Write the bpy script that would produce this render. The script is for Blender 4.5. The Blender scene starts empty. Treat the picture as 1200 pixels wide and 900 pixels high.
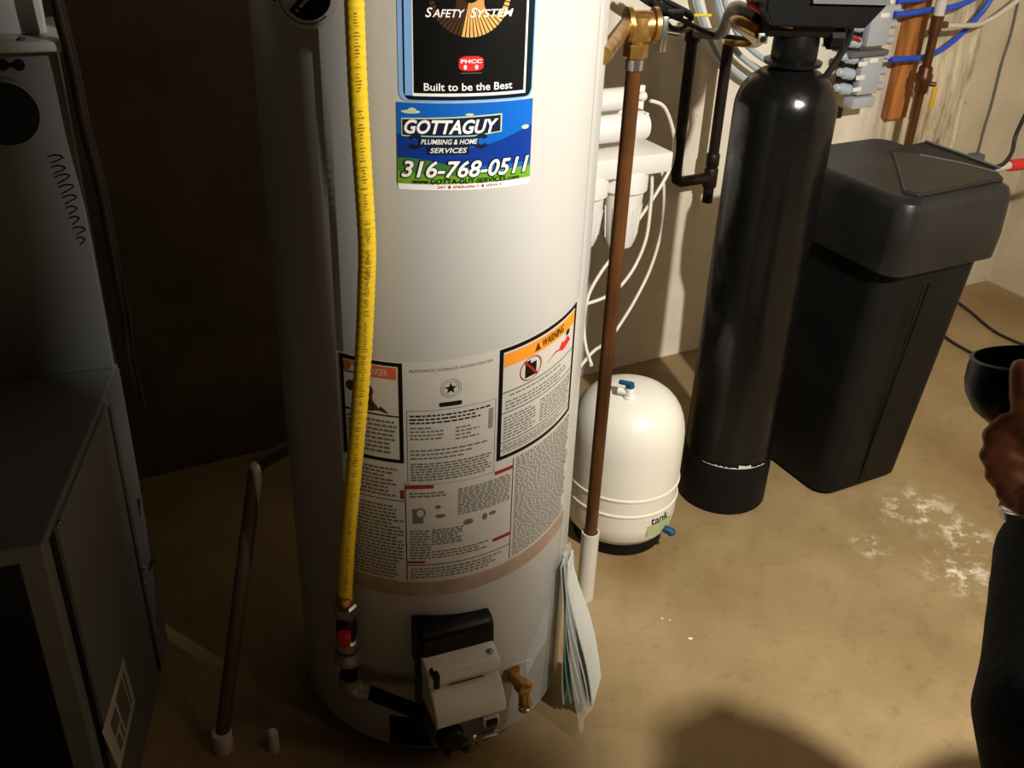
import bpy, bmesh, math, random
from mathutils import Vector, Matrix, Quaternion
random.seed(7)
PI = math.pi
S = bpy.context.scene
COL = S.collection

# ------------------------------------------------------------------ camera
FPX = 1180.0
CAM = Vector((0, 0, 1.62))
PITCH, ROLL = math.radians(29.70), math.radians(2.355)
cF = Vector((0, math.cos(PITCH), -math.sin(PITCH)))
_r0 = Vector((1, 0, 0)); _u0 = Vector((0, math.sin(PITCH), math.cos(PITCH)))
cR = _r0*math.cos(ROLL)+_u0*math.sin(ROLL)
cU = _u0*math.cos(ROLL)-_r0*math.sin(ROLL)
cd = bpy.data.cameras.new('camera'); cam = bpy.data.objects.new('camera', cd); COL.objects.link(cam)
cd.sensor_fit = 'HORIZONTAL'; cd.sensor_width = 36.0; cd.lens = 36.0*FPX/1200.0
cd.clip_start = .02; cd.clip_end = 60
m = Matrix.Identity(4)
for i in range(3):
    m[i][0] = cR[i]; m[i][1] = cU[i]; m[i][2] = -cF[i]; m[i][3] = CAM[i]
cam.matrix_world = m
S.camera = cam

# ------------------------------------------------------------------ world, lamp, exposure
w = bpy.data.worlds.new('world'); S.world = w; w.use_nodes = True
w.node_tree.nodes['Background'].inputs[0].default_value = (.52, .57, .66, 1)
w.node_tree.nodes['Background'].inputs[1].default_value = .0024
LAMP = Vector((1.20, .40, 2.20))
ld = bpy.data.lights.new('bulb_light', 'POINT'); ld.energy = 50; ld.color = (1, .935, .84); ld.shadow_soft_size = .03
lo = bpy.data.objects.new('bulb_light', ld); COL.objects.link(lo); lo.location = LAMP
S.view_settings.view_transform = 'Standard'; S.view_settings.look = 'None'
S.view_settings.gamma = 1; S.view_settings.use_curve_mapping = False
S.view_settings.exposure = 2.6

# ------------------------------------------------------------------ measuring helpers (points of real planes and surfaces)
def ray(x, y): return cF + cR*((x-600)/FPX) + cU*((450-y)/FPX)
def G(x, y, z=0.0):
    d = ray(x, y); return CAM + d*((z-CAM.z)/d.z)
WA = math.radians(29.0)
W0 = Vector((.557, 3.096, 0)); WX = Vector((math.cos(WA), math.sin(WA), 0)); WN = Vector((math.sin(WA), -math.cos(WA), 0))
def W(x, y, off=0.0):
    d = ray(x, y); p = W0 + WN*off
    return CAM + d*((p-CAM).dot(WN)/d.dot(WN))
def AT(x, y, p):
    d = ray(x, y); k = math.hypot(p[0], p[1])/math.hypot(d.x, d.y); return CAM + d*k
def D(x, y, dep): return CAM + ray(x, y)*dep
HC = Vector((-.146, 1.613, 0)); HR = .27
def heat(x, y, off=0.0):
    R = HR+off; d = ray(x, y); a = d.x**2+d.y**2; o = CAM-HC
    b = o.x*d.x+o.y*d.y; q = o.x**2+o.y**2-R*R
    t = (-b-math.sqrt(max(b*b-a*q, 0)))/a
    p = CAM+d*t
    return math.atan2(p.x-HC.x, -(p.y-HC.y))*HR, p.z, p
def hp(s, z, off=0.0):
    a = s/HR; return Vector((HC.x+(HR+off)*math.sin(a), HC.y-(HR+off)*math.cos(a), z))
def H3(x, y, off): return heat(x, y, off)[2]

# ------------------------------------------------------------------ materials
def srgb(r, g, b):
    f = lambda c: (c/255/12.92) if c/255 <= .04045 else ((c/255+.055)/1.055)**2.4
    return (f(r), f(g), f(b))
def mat(name, col, rough=.5, metal=0, var=0, vscale=8, bump=0, bscale=60, emit=0, stretch=None, col2=None, coat=0, spec=None):
    M = bpy.data.materials.new(name); M.use_nodes = True
    nt = M.node_tree; N = nt.nodes; L = nt.links; P = N['Principled BSDF']
    P.inputs['Base Color'].default_value = (*col, 1); P.inputs['Roughness'].default_value = rough; P.inputs['Metallic'].default_value = metal
    if coat: P.inputs['Coat Weight'].default_value = coat; P.inputs['Coat Roughness'].default_value = .12
    if spec is not None: P.inputs['Specular IOR Level'].default_value = spec
    if emit: P.inputs['Emission Color'].default_value = (*col, 1); P.inputs['Emission Strength'].default_value = emit
    if var or bump or col2:
        tc = N.new('ShaderNodeTexCoord'); src = tc.outputs['Object']
        if stretch:
            mp = N.new('ShaderNodeMapping'); mp.inputs['Scale'].default_value = stretch; L.new(src, mp.inputs[0]); src = mp.outputs[0]
    if var or col2:
        n = N.new('ShaderNodeTexNoise'); n.inputs['Scale'].default_value = vscale; n.inputs['Detail'].default_value = 7; L.new(src, n.inputs['Vector'])
        r = N.new('ShaderNodeValToRGB'); r.color_ramp.elements[0].position = .32; r.color_ramp.elements[1].position = .68
        c2 = col2 if col2 else tuple(c*(1-var) for c in col)
        r.color_ramp.elements[0].color = (*c2, 1); r.color_ramp.elements[1].color = (*col, 1)
        L.new(n.outputs['Fac'], r.inputs[0]); L.new(r.outputs[0], P.inputs['Base Color'])
    if bump:
        n2 = N.new('ShaderNodeTexNoise'); n2.inputs['Scale'].default_value = bscale; n2.inputs['Detail'].default_value = 5; L.new(src, n2.inputs['Vector'])
        b = N.new('ShaderNodeBump'); b.inputs['Strength'].default_value = bump; b.inputs['Distance'].default_value = .01
        L.new(n2.outputs['Fac'], b.inputs['Height']); L.new(b.outputs[0], P.inputs['Normal'])
    return M
M = {}
M['heater'] = mat('heater_enamel', srgb(184, 184, 180), .33, var=.05, vscale=3, bump=.02, bscale=30)
M['black'] = mat('black_plastic', (.005, .005, .005), .38, var=.4, vscale=14, spec=.22)
M['black_soft'] = mat('black_satin_plastic', (.006, .006, .0055), .5, var=.5, vscale=9, bump=.06, bscale=90, spec=.2)
M['lid'] = mat('dusty_black_plastic', (.017, .0165, .016), .4, col2=(.008, .008, .0075), vscale=7, bump=.08, bscale=40, spec=.4)
M['resin'] = mat('black_wrapped_tank', (.005, .005, .0048), .25, var=.4, vscale=6, bump=.18, bscale=26, spec=.35)
M['rubber'] = mat('black_rubber', (.012, .012, .012), .6)
M['white'] = mat('white_paint', srgb(238, 235, 222), .35, var=.04, vscale=5)
M['plastic'] = mat('white_plastic', srgb(240, 238, 232), .4)
M['tube'] = mat('white_tube', srgb(235, 230, 215), .4)
M['pvc'] = mat('pvc_white', srgb(205, 200, 188), .4)
M['shadepipe'] = mat('shade_darkened_pipe', srgb(96, 86, 70), .5, var=.2)  # white pipe's colour darkened to stand in for the shade around it
M['copper'] = mat('aged_copper', srgb(128, 84, 48), .4, .6, col2=srgb(78, 48, 26), vscale=16, stretch=(1, 1, .3), bump=.05)
M['dcopper'] = mat('dark_copper', srgb(44, 30, 22), .45, .4, col2=srgb(26, 18, 13), vscale=14)
M['brass'] = mat('brass', srgb(196, 154, 84), .32, .8, col2=srgb(140, 104, 50), vscale=30)
M['chrome'] = mat('bright_steel', srgb(200, 200, 198), .22, .95)
M['galv'] = mat('galvanised_grey', srgb(150, 148, 140), .4, .6, var=.3)
M['grey'] = mat('grey_plastic', srgb(176, 182, 188), .45)
M['dgrey'] = mat('dark_grey_plastic', srgb(96, 98, 100), .45)
M['valvegrey'] = mat('control_grey', srgb(222, 224, 224), .5)
M['valvedark'] = mat('control_dark_grey', srgb(92, 92, 90), .5)
M['furn'] = mat('furnace_paint', srgb(104, 107, 108), .42, var=.12, vscale=4, bump=.03, bscale=200)
M['furnlit'] = mat('furnace_lit_paint', srgb(175, 178, 176), .42, var=.1)  # lighter copy of the furnace paint; caught light is put into the colour
M['yellow'] = mat('yellow_jacket', srgb(248, 212, 40), .42, var=.06, vscale=20)
M['print'] = mat('dark_print', srgb(150, 118, 22), .6)
M['red'] = mat('red_plastic', srgb(200, 30, 30), .4)
M['blue'] = mat('blue_pipe', srgb(38, 82, 200), .4)
M['dblue'] = mat('blue_lever', srgb(12, 74, 120), .4)
M['bpipe'] = mat('pale_blue_grey_pipe', srgb(176, 190, 200), .4)
M['wood'] = mat('wood_board', srgb(196, 128, 58), .65, col2=srgb(140, 82, 34), vscale=9, stretch=(6, 6, .6), bump=.1)
M['yhandle'] = mat('yellow_handle', srgb(214, 170, 20), .45)
M['paper'] = mat('paper', srgb(214, 220, 214), .6, var=.1)
M['papergreen'] = mat('green_booklet', srgb(120, 175, 160), .6)
M['label'] = mat('label_white', srgb(204, 201, 193), .35, var=.05, vscale=20)
M['labelbrown'] = mat('label_tan_film', srgb(172, 150, 132), .4, var=.2, vscale=25)
M['ink'] = mat('ink_black', (.004, .004, .004), .4, spec=.2)
M['inkgrey'] = mat('ink_fine_print', srgb(108, 104, 98), .5)
M['inkred'] = mat('ink_red', srgb(150, 30, 26), .45)
M['inkorange'] = mat('ink_orange', srgb(240, 150, 40), .45)
M['inkdanger'] = mat('ink_danger_red', srgb(206, 92, 50), .45)
M['inkbadge'] = mat('ink_badge_red', srgb(214, 40, 40), .4)
M['inkwhite'] = mat('ink_white', srgb(244, 244, 242), .4)
M['inkblue'] = mat('ink_blue', srgb(14, 96, 190), .3)
M['inkdblue'] = mat('ink_deep_blue', srgb(10, 52, 140), .3)
M['inknavy'] = mat('ink_navy', srgb(12, 28, 52), .35)
M['inkgreen'] = mat('ink_green', srgb(104, 160, 40), .35)
M['inkdgreen'] = mat('ink_dark_green', srgb(60, 118, 46), .35)
M['inkpale'] = mat('ink_pale_green', srgb(196, 214, 168), .35)
M['inkchrome'] = mat('ink_pale_blue', srgb(132, 178, 236), .25)
M['inkteal'] = mat('ink_teal_black', srgb(10, 28, 38), .25)
M['inkgold'] = mat('ink_gold', srgb(224, 172, 96), .35)
M['inkbrown'] = mat('ink_brown', srgb(70, 44, 22), .35)
M['skin'] = mat('skin', srgb(170, 112, 84), .5, var=.12, vscale=30)
M['hair'] = mat('dark_hair', (.012, .009, .007), .6)
M['jacket'] = mat('black_jacket', (.008, .008, .009), .85, bump=.2, bscale=60)
M['trousers'] = mat('dark_trousers', (.014, .015, .02), .9, bump=.2, bscale=90)
M['eye'] = mat('eye_white', (.8, .8, .78), .2)
M['ceil'] = mat('joist_wood', srgb(78, 60, 42), .8, var=.4, vscale=5, stretch=(1, 8, 1))
M['bulb'] = mat('lit_bulb', (1, .9, .72), .3, emit=3)
M['tag'] = mat('yellow_tag', srgb(240, 220, 30), .5)
M['greenlabel'] = mat('tank_label_green', srgb(176, 186, 130), .45)
# clear plastic film
F = bpy.data.materials.new('clear_film'); F.use_nodes = True
nt = F.node_tree; P = nt.nodes['Principled BSDF']; P.inputs['Base Color'].default_value = (.85, .88, .85, 1); P.inputs['Roughness'].default_value = .18
P.inputs['Alpha'].default_value = .28
M['film'] = F

# concrete floor
def floor_mat():
    m = bpy.data.materials.new('stained_concrete_floor'); m.use_nodes = True
    nt = m.node_tree; N = nt.nodes; L = nt.links; P = N['Principled BSDF']; P.inputs['Roughness'].default_value = .55
    tc = N.new('ShaderNodeTexCoord')
    def noise(sc, det, rough=.6):
        n = N.new('ShaderNodeTexNoise'); n.inputs['Scale'].default_value = sc; n.inputs['Detail'].default_value = det; n.inputs['Roughness'].default_value = rough
        L.new(tc.outputs['Object'], n.inputs['Vector']); return n.outputs['Fac']
    def ramp(src, a, b, ca, cb):
        r = N.new('ShaderNodeValToRGB'); r.color_ramp.elements[0].position = a; r.color_ramp.elements[1].position = b
        r.color_ramp.elements[0].color = (*ca, 1); r.color_ramp.elements[1].color = (*cb, 1); L.new(src, r.inputs[0]); return r.outputs[0]
    def mix(fac, a, b, mode='MIX'):
        x = N.new('ShaderNodeMix'); x.data_type = 'RGBA'; x.blend_type = mode
        if isinstance(fac, float): x.inputs[0].default_value = fac
        else: L.new(fac, x.inputs[0])
        for k, v in ((6, a), (7, b)):
            if isinstance(v, tuple): x.inputs[k].default_value = (*v, 1)
            else: L.new(v, x.inputs[k])
        return x.outputs[2]
    base = ramp(noise(3.2, 8), .34, .66, srgb(142, 120, 82), srgb(166, 144, 104))
    spots = ramp(noise(26, 6), .3, .46, srgb(170, 142, 100), (1, 1, 1))
    c = mix(.28, base, spots, 'MULTIPLY')
    def blob(p, r, soft=.6):
        vm = N.new('ShaderNodeVectorMath'); vm.operation = 'DISTANCE'; L.new(tc.outputs['Object'], vm.inputs[0]); vm.inputs[1].default_value = p
        mr = N.new('ShaderNodeMapRange'); mr.inputs[1].default_value = r*soft*.3; mr.inputs[2].default_value = r; mr.inputs[3].default_value = 1; mr.inputs[4].default_value = 0
        L.new(vm.outputs['Value'], mr.inputs[0]); return mr.outputs[0]
    nz = ramp(noise(17, 9, .72), .50, .60, (0, 0, 0), (1, 1, 1))
    for (p, r) in ((G(1075, 598), .14), (G(1128, 628), .10), (G(1125, 672), .11), (G(1020, 640), .06)):
        b = blob(p, r); mu = N.new('ShaderNodeMath'); mu.operation = 'MULTIPLY'; L.new(b, mu.inputs[0]); L.new(nz, mu.inputs[1])
        c = mix(mu.outputs[0], c, srgb(236, 226, 206))
    for (p, r) in ((G(1175, 360), .34), (G(740, 665), .10), (G(1160, 560), .25)):
        b = blob(p, r); mu = N.new('ShaderNodeMath'); mu.operation = 'MULTIPLY'; L.new(b, mu.inputs[0]); mu.inputs[1].default_value = .55
        c = mix(mu.outputs[0], c, srgb(120, 86, 44))
    L.new(c, P.inputs['Base Color'])
    bp = N.new('ShaderNodeBump'); bp.inputs['Strength'].default_value = .12; bp.inputs['Distance'].default_value = .01
    L.new(noise(40, 6), bp.inputs['Height']); L.new(bp.outputs[0], P.inputs['Normal'])
    return m
def wall_mat(name, u0, u1, u2):
    m = bpy.data.materials.new(name); m.use_nodes = True
    nt = m.node_tree; N = nt.nodes; L = nt.links; P = N['Principled BSDF']; P.inputs['Roughness'].default_value = .75
    tc = N.new('ShaderNodeTexCoord')
    def noise(sc, det, st=(1, 1, 1), rough=.6):
        mp = N.new('ShaderNodeMapping'); mp.inputs['Scale'].default_value = st; L.new(tc.outputs['Object'], mp.inputs[0])
        n = N.new('ShaderNodeTexNoise'); n.inputs['Scale'].default_value = sc; n.inputs['Detail'].default_value = det; n.inputs['Roughness'].default_value = rough
        L.new(mp.outputs[0], n.inputs['Vector']); return n.outputs['Fac']
    def ramp(src, a, b, ca, cb):
        r = N.new('ShaderNodeValToRGB'); r.color_ramp.elements[0].position = a; r.color_ramp.elements[1].position = b
        r.color_ramp.elements[0].color = (*ca, 1); r.color_ramp.elements[1].color = (*cb, 1); L.new(src, r.inputs[0]); return r.outputs[0]
    def mix(fac, a, b):
        x = N.new('ShaderNodeMix'); x.data_type = 'RGBA'; L.new(fac, x.inputs[0])
        for k, v in ((6, a), (7, b)):
            if isinstance(v, tuple): x.inputs[k].default_value = (*v, 1)
            else: L.new(v, x.inputs[k])
        return x.outputs[2]
    base = ramp(noise(5, 7), .35, .6, srgb(226, 216, 194), srgb(240, 233, 216))
    streak = ramp(noise(7, 9, (3.5, 1, .55), .7), .36, .62, srgb(138, 118, 86), srgb(226, 214, 186))
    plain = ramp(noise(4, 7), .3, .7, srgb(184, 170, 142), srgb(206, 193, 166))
    sx = N.new('ShaderNodeSeparateXYZ'); L.new(tc.outputs['Object'], sx.inputs[0])
    def step(a, b):
        mr = N.new('ShaderNodeMapRange'); mr.inputs[1].default_value = a; mr.inputs[2].default_value = b; L.new(sx.outputs[0], mr.inputs[0]); return mr.outputs[0]
    bare = ramp(noise(4, 7), .3, .7, srgb(58, 48, 34), srgb(84, 73, 55))  # bare concrete tone, darkened to paint left-hand shade into the wall colour
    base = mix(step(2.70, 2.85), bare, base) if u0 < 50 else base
    c = mix(step(u0, u1), base, streak)
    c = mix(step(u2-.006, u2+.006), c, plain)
    pits = ramp(noise(45, 3), .27, .33, srgb(110, 92, 66), (1, 1, 1))
    x = N.new('ShaderNodeMix'); x.data_type = 'RGBA'; x.blend_type = 'MULTIPLY'; x.inputs[0].default_value = .6
    L.new(c, x.inputs[6]); L.new(pits, x.inputs[7]); L.new(x.outputs[2], P.inputs['Base Color'])
    bp = N.new('ShaderNodeBump'); bp.inputs['Strength'].default_value = .25; bp.inputs['Distance'].default_value = .01
    L.new(noise(35, 6), bp.inputs['Height']); L.new(bp.outputs[0], P.inputs['Normal'])
    return m

# ------------------------------------------------------------------ mesh builder
class MB:
    def __init__(s): s.v = []; s.f = []
    def add(s, vs, fs):
        o = len(s.v); s.v += [tuple(v) for v in vs]; s.f += [tuple(i+o for i in f) for f in fs]; return s
    def box(s, c, size, rz=0, bev=0, mtx=None):
        bm = bmesh.new(); bmesh.ops.create_cube(bm, size=1)
        bmesh.ops.scale(bm, vec=size, verts=bm.verts)
        if bev: bmesh.ops.bevel(bm, geom=list(bm.edges), offset=bev, segments=2, profile=.5, affect='EDGES')
        T = Matrix.Translation(Vector(c)) @ (mtx if mtx else Matrix.Rotation(rz, 4, 'Z'))
        bm.verts.ensure_lookup_table(); bm.verts.index_update()
        s.add([T @ v.co for v in bm.verts], [[v.index for v in f.verts] for f in bm.faces]); bm.free(); return s
    def tube(s, pts, r, n=12, cap=True, smooth=0):
        pts = [Vector(p) for p in pts]
        if smooth: pts = spline(pts, smooth)
        rs = r if isinstance(r, (list, tuple)) else [r]*len(pts)
        if len(rs) != len(pts): rs = [rs[0]+(rs[-1]-rs[0])*i/(len(pts)-1) for i in range(len(pts))]
        up = None; vs = []; fs = []
        for i, p in enumerate(pts):
            t = (pts[min(i+1, len(pts)-1)]-pts[max(i-1, 0)]).normalized()
            if up is None:
                a = Vector((0, 0, 1)) if abs(t.z) < .9 else Vector((1, 0, 0)); up = (a-t*a.dot(t)).normalized()
            else: up = (up-t*up.dot(t)).normalized()
            b = t.cross(up)
            for k in range(n):
                an = 2*PI*k/n; vs.append(p+(up*math.cos(an)+b*math.sin(an))*rs[i])
        for i in range(len(pts)-1):
            for k in range(n):
                k2 = (k+1) % n; fs.append((i*n+k, i*n+k2, (i+1)*n+k2, (i+1)*n+k))
        if cap: fs.append(tuple(reversed(range(n)))); fs.append(tuple(range((len(pts)-1)*n, len(pts)*n)))
        return s.add(vs, fs)
    def lathe(s, prof, c=(0, 0, 0), n=32, axis=None, cap=True):
        # prof: (r, h); axis: direction of h
        c = Vector(c); ax = Vector(axis).normalized() if axis else Vector((0, 0, 1))
        q = Vector((0, 0, 1)).rotation_difference(ax).to_matrix()
        vs = []; fs = []
        for r, h in prof:
            for k in range(n):
                a = 2*PI*k/n; vs.append(c+q @ Vector((r*math.cos(a), r*math.sin(a), h)))
        for i in range(len(prof)-1):
            for k in range(n):
                k2 = (k+1) % n; fs.append((i*n+k, i*n+k2, (i+1)*n+k2, (i+1)*n+k))
        if cap:
            fs.append(tuple(reversed(range(n)))); fs.append(tuple(range((len(prof)-1)*n, len(prof)*n)))
        return s.add(vs, fs)
    def ball(s, c, rad, n=16, mtx=None):
        rad = rad if isinstance(rad, (tuple, list)) else (rad,)*3
        c = Vector(c); vs = []; fs = []; h = n//2
        for i in range(1, h):
            a = PI*i/h
            for k in range(n):
                b = 2*PI*k/n; v = Vector((rad[0]*math.sin(a)*math.cos(b), rad[1]*math.sin(a)*math.sin(b), rad[2]*math.cos(a)))
                vs.append(c+(mtx @ v if mtx else v))
        T = len(vs)
        for e in (1, -1):
            v = Vector((0, 0, rad[2]*e)); vs.append(c+(mtx @ v if mtx else v))
        for i in range(h-2):
            for k in range(n):
                k2 = (k+1) % n; fs.append((i*n+k, (i+1)*n+k, (i+1)*n+k2, i*n+k2))
        for k in range(n):
            k2 = (k+1) % n; fs.append((T, k, k2)); fs.append((T+1, (h-2)*n+k2, (h-2)*n+k))
        return s.add(vs, fs)
    def prism(s, poly, a, b):   # polygon of 3-D points swept from +a to +b
        a = Vector(a); b = Vector(b); n = len(poly); P = [Vector(p) for p in poly]
        return s.add([p+a for p in P]+[p+b for p in P],
                     [tuple(range(n)), tuple(reversed(range(n, 2*n)))]+[(i, i+n, (i+1) % n+n, (i+1) % n) for i in range(n)])
    def build(s, name, m, parent=None, smooth=True, label=None, kind=None, bev=0):
        me = bpy.data.meshes.new(name); me.from_pydata(s.v, [], s.f); me.validate()
        bm = bmesh.new(); bm.from_mesh(me); bmesh.ops.recalc_face_normals(bm, faces=bm.faces); bm.to_mesh(me); bm.free()
        if smooth:
            me.polygons.foreach_set('use_smooth', [True]*len(me.polygons))
            try: me.set_sharp_from_angle(angle=math.radians(38))
            except Exception: pass
        me.materials.append(M[m] if isinstance(m, str) else m)
        o = bpy.data.objects.new(name, me); COL.objects.link(o)
        if parent:
            o.parent = parent; o.matrix_parent_inverse = Matrix.Translation(-WL[parent.name])
            WL[o.name] = WL[parent.name]; 
            o.matrix_parent_inverse = Matrix.Translation(-WL[parent.name]) if parent.type == 'EMPTY' else Matrix.Identity(4)
        else: WL[o.name] = Vector((0, 0, 0))
        if label: o['label'] = label
        if kind: o['kind'] = kind
        if bev:
            md = o.modifiers.new('bevel', 'BEVEL'); md.width = bev; md.segments = 2; md.limit_method = 'ANGLE'
        return o
WL = {}
def spline(P, k=6):
    out = []; n = len(P)
    for i in range(n-1):
        p0, p1, p2, p3 = P[max(i-1, 0)], P[i], P[i+1], P[min(i+2, n-1)]
        for j in range(k):
            t = j/k; out.append(.5*((2*p1)+(p2-p0)*t+(2*p0-5*p1+4*p2-p3)*t*t+(3*p1-p0-3*p2+p3)*t**3))
    out.append(P[-1]); return out
def thing(name, label, cat, loc, group=None):
    o = bpy.data.objects.new(name, None); COL.objects.link(o); o.empty_display_size = .05
    o.location = loc; o['label'] = label; o['category'] = cat
    if group: o['group'] = group
    WL[o.name] = Vector(loc); return o
def tag(o, label, cat, group=None):
    o['label'] = label; o['category'] = cat
    if group: o['group'] = group
    return o
def struct(o): o['kind'] = 'structure'; return o

# flat print on the heater: 2-D shapes in (s, z) wrapped on the jacket
def strips(u0, u1, n, lo, hi):
    vs = []; fs = []
    for i in range(n+1):
        u = u0+(u1-u0)*i/n; vs += [(u, lo(u)), (u, hi(u))]
    for i in range(n): fs.append((2*i, 2*i+2, 2*i+3, 2*i+1))
    return vs, fs
def rect(u0, v0, u1, v1, n=None):
    n = n or max(1, int(abs(u1-u0)/.006)); return strips(u0, u1, n, lambda u: v0, lambda u: v1)
def rrect(u0, v0, u1, v1, r):
    def inset(u):
        d = min(u-u0, u1-u); return 0 if d >= r else r-math.sqrt(max(r*r-(r-d)**2, 0))
    return strips(u0, u1, 60, lambda u: v0+inset(u), lambda u: v1-inset(u))
def ell(cu, cv, ru, rv, n=24):
    h = lambda u: rv*math.sqrt(max(0, 1-((u-cu)/ru)**2))
    return strips(cu-ru, cu+ru, n, lambda u: cv-h(u), lambda u: cv+h(u))
def join(*parts):
    vs = []; fs = []
    for v, f in parts:
        o = len(vs); vs += v; fs += [tuple(i+o for i in q) for q in f]
    return vs, fs
def poly(pts): return list(pts), [tuple(range(len(pts)))]
_tc = {}
def txt(s, u0, v0, u1, v1, shear=0, bold=0.0):
    key = (s, shear, bold)
    if key not in _tc:
        c = bpy.data.curves.new('t', 'FONT'); c.body = s; c.shear = shear; c.offset = bold; c.resolution_u = 3
        o = bpy.data.objects.new('t', c); COL.objects.link(o); bpy.context.view_layer.update()
        me = bpy.data.meshes.new_from_object(o.evaluated_get(bpy.context.evaluated_depsgraph_get()))
        _tc[key] = ([(v.co.x, v.co.y) for v in me.vertices], [tuple(p.vertices) for p in me.polygons])
        bpy.data.objects.remove(o); bpy.data.curves.remove(c); bpy.data.meshes.remove(me)
    vs, fs = _tc[key]
    x0 = min(v[0] for v in vs); x1 = max(v[0] for v in vs); y0 = min(v[1] for v in vs); y1 = max(v[1] for v in vs)
    return [(u0+(v[0]-x0)/(x1-x0)*(u1-u0), v0+(v[1]-y0)/(y1-y0)*(v1-v0)) for v in vs], fs
def decal(name, shape, m, parent, off, dz=None, label=None, kind=None):
    b = MB(); vs, fs = shape
    b.add([hp(u, v+(dz(u) if dz else 0), off) for u, v in vs], fs)
    return b.build(name, m, parent, smooth=False, label=label, kind=kind)

# ================================================================== SETTING
mb = MB(); mb.box((0, 1.2, -.05), (9, 9, .1)); struct(mb.build('floor', floor_mat(), smooth=False))
CORNER_U = 1.587
def wall(name, m, length, loc, rz):
    b = MB(); b.box((length/2, .06, 1.2), (length, .12, 2.4)); o = struct(b.build(name, m, smooth=False)); o.location = loc; o.rotation_euler = (0, 0, rz); return o
wb0 = W0-WX*3.2
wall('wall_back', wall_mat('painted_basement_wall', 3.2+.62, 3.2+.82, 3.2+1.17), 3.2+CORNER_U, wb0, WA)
cor = W0+WX*CORNER_U
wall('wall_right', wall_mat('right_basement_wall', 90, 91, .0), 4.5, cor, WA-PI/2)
mb = MB(); mb.box((0, 1.2, 2.46), (9, 9, .06)); struct(mb.build('ceiling', 'ceil', smooth=False))

# ================================================================== WATER HEATER
HT = thing('water_heater', 'tall white cylindrical gas water heater covered in stickers, centre of the basement', 'water heater', (HC.x, HC.y, 0))
mb = MB(); mb.lathe([(HR-.012, .03), (HR-.002, .033), (HR, .04), (HR, 1.50), (HR-.004, 1.512), (HR-.03, 1.525), (.05, 1.545)], HC, 128); mb.build('jacket', 'heater', HT)
mb = MB(); mb.lathe([(HR-.022, 0), (HR-.02, .03)], HC, 96); mb.build('base_ring', 'valvedark', HT)
mb = MB(); mb.lathe([(.05, 1.54), (.05, 1.75)], HC, 24); mb.build('flue_pipe', 'galv', HT)
# vertical jacket seam on the right flank
sv = MB(); a0 = .318
sv.add([hp(a0, .05, .0004), hp(a0+.012, .05, .002), hp(a0+.012, 1.49, .002), hp(a0, 1.49, .0004)], [(0, 1, 2, 3)]); sv.build('jacket_seam', 'heater', HT)

# upper black badge
B = decal('upper_badge', rrect(-.0195, 1.279, .168, 1.50, .012), 'inkchrome', HT, .0006, label='black printed badge with pale blue border')
decal('badge_border', rrect(-.0130, 1.2812, .1655, 1.498, .010), 'inkteal', B, .0009)
decal('badge_bevel', rect(-.0108, 1.287, .001, 1.49), 'inkchrome', B, .0012)
decal('badge_line', rect(-.001, 1.2865, .1553, 1.49), 'inkwhite', B, .0014)
decal('badge_field', rect(.0008, 1.2905, .1522, 1.49), 'ink', B, .0017)
dk = []; gd = []
for k in range(44):
    a = -PI/2+(k-22)*.105; a2 = a+.075
    w_ = poly([(.074+.012*math.cos(a), 1.416+.012*math.sin(a)), (.074+.054*math.cos(a), 1.416+.054*math.sin(a)), (.074+.054*math.cos(a2), 1.416+.054*math.sin(a2)), (.074+.012*math.cos(a2), 1.416+.012*math.sin(a2))])
    (gd if k >= 20 else dk).append(w_)
decal('badge_sunburst', join(*gd), 'inkgold', B, .0021)
decal('badge_sunburst', join(*dk), 'inkbrown', B, .0021, label='dark brown half of the sunburst')
sf = join(txt('S', .0165, 1.3865, .0255, 1.3985, .25, .012), txt('AFETY', .0255, 1.3868, .0665, 1.3965, .25, .012),
          txt('S', .0735, 1.3865, .0825, 1.3985, .25, .012), txt('YSTEM', .0825, 1.3868, .132, 1.3965, .25, .012))
decal('badge_lettering', sf, 'inkwhite', B, .0026)
decal('badge_lettering', txt('Built to be the Best', .014, 1.2940, .134, 1.3040, 0, .012), 'inkwhite', B, .0026)
decal('badge_emblem', strips(.0595, .0925, 24, lambda u: 1.3195+.004*(((u-.076)/.0165)**4), lambda u: 1.3385-.004*(((u-.076)/.0165)**4)), 'inkbadge', B, .0021, label='small red emblem')
decal('badge_lettering', txt('PHCC', .062, 1.3295, .090, 1.3345, 0, .03), 'inkwhite', B, .0026)
decal('badge_emblem_detail', join(ell(.068, 1.3245, .0022, .003, 10), ell(.083, 1.3245, .0022, .003, 10)), 'inkwhite', B, .0026)
decal('badge_fine_print', rect(.062, 1.3165, .090, 1.3173), 'inkgrey', B, .0026)
# service sticker
T = decal('service_sticker', rect(-.0225, 1.157, .169, 1.2775), 'inkwhite', HT, .0006, label='blue and green plumbing service sticker')
decal('sticker_sky', rect(-.0225, 1.167, .169, 1.2775), 'inkblue', T, .0009)
decal('sticker_sky_shade', strips(-.0225, .169, 40, lambda u: 1.19, lambda u: 1.236-.02*math.sin((u+.0225)*18)), 'inkdblue', T, .0011)
decal('sticker_hill', strips(-.0225, .169, 50, lambda u: 1.167, lambda u: 1.194+.008*math.cos((u-.0)*26)-.006*math.sin(u*14)), 'inkdgreen', T, .0013)
decal('sticker_hill', strips(-.0225, .169, 50, lambda u: 1.167, lambda u: 1.178+.006*math.sin((u-.055)*16)**2), 'inkgreen', T, .0015, label='light green grass band')
decal('sticker_cloud', join(ell(-.004, 1.2655, .013, .0025), ell(-.002, 1.267, .006, .004)), 'inkpale', T, .0013)
decal('sticker_cloud', ell(.075, 1.262, .006, .0016), 'inkpale', T, .0013)
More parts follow.
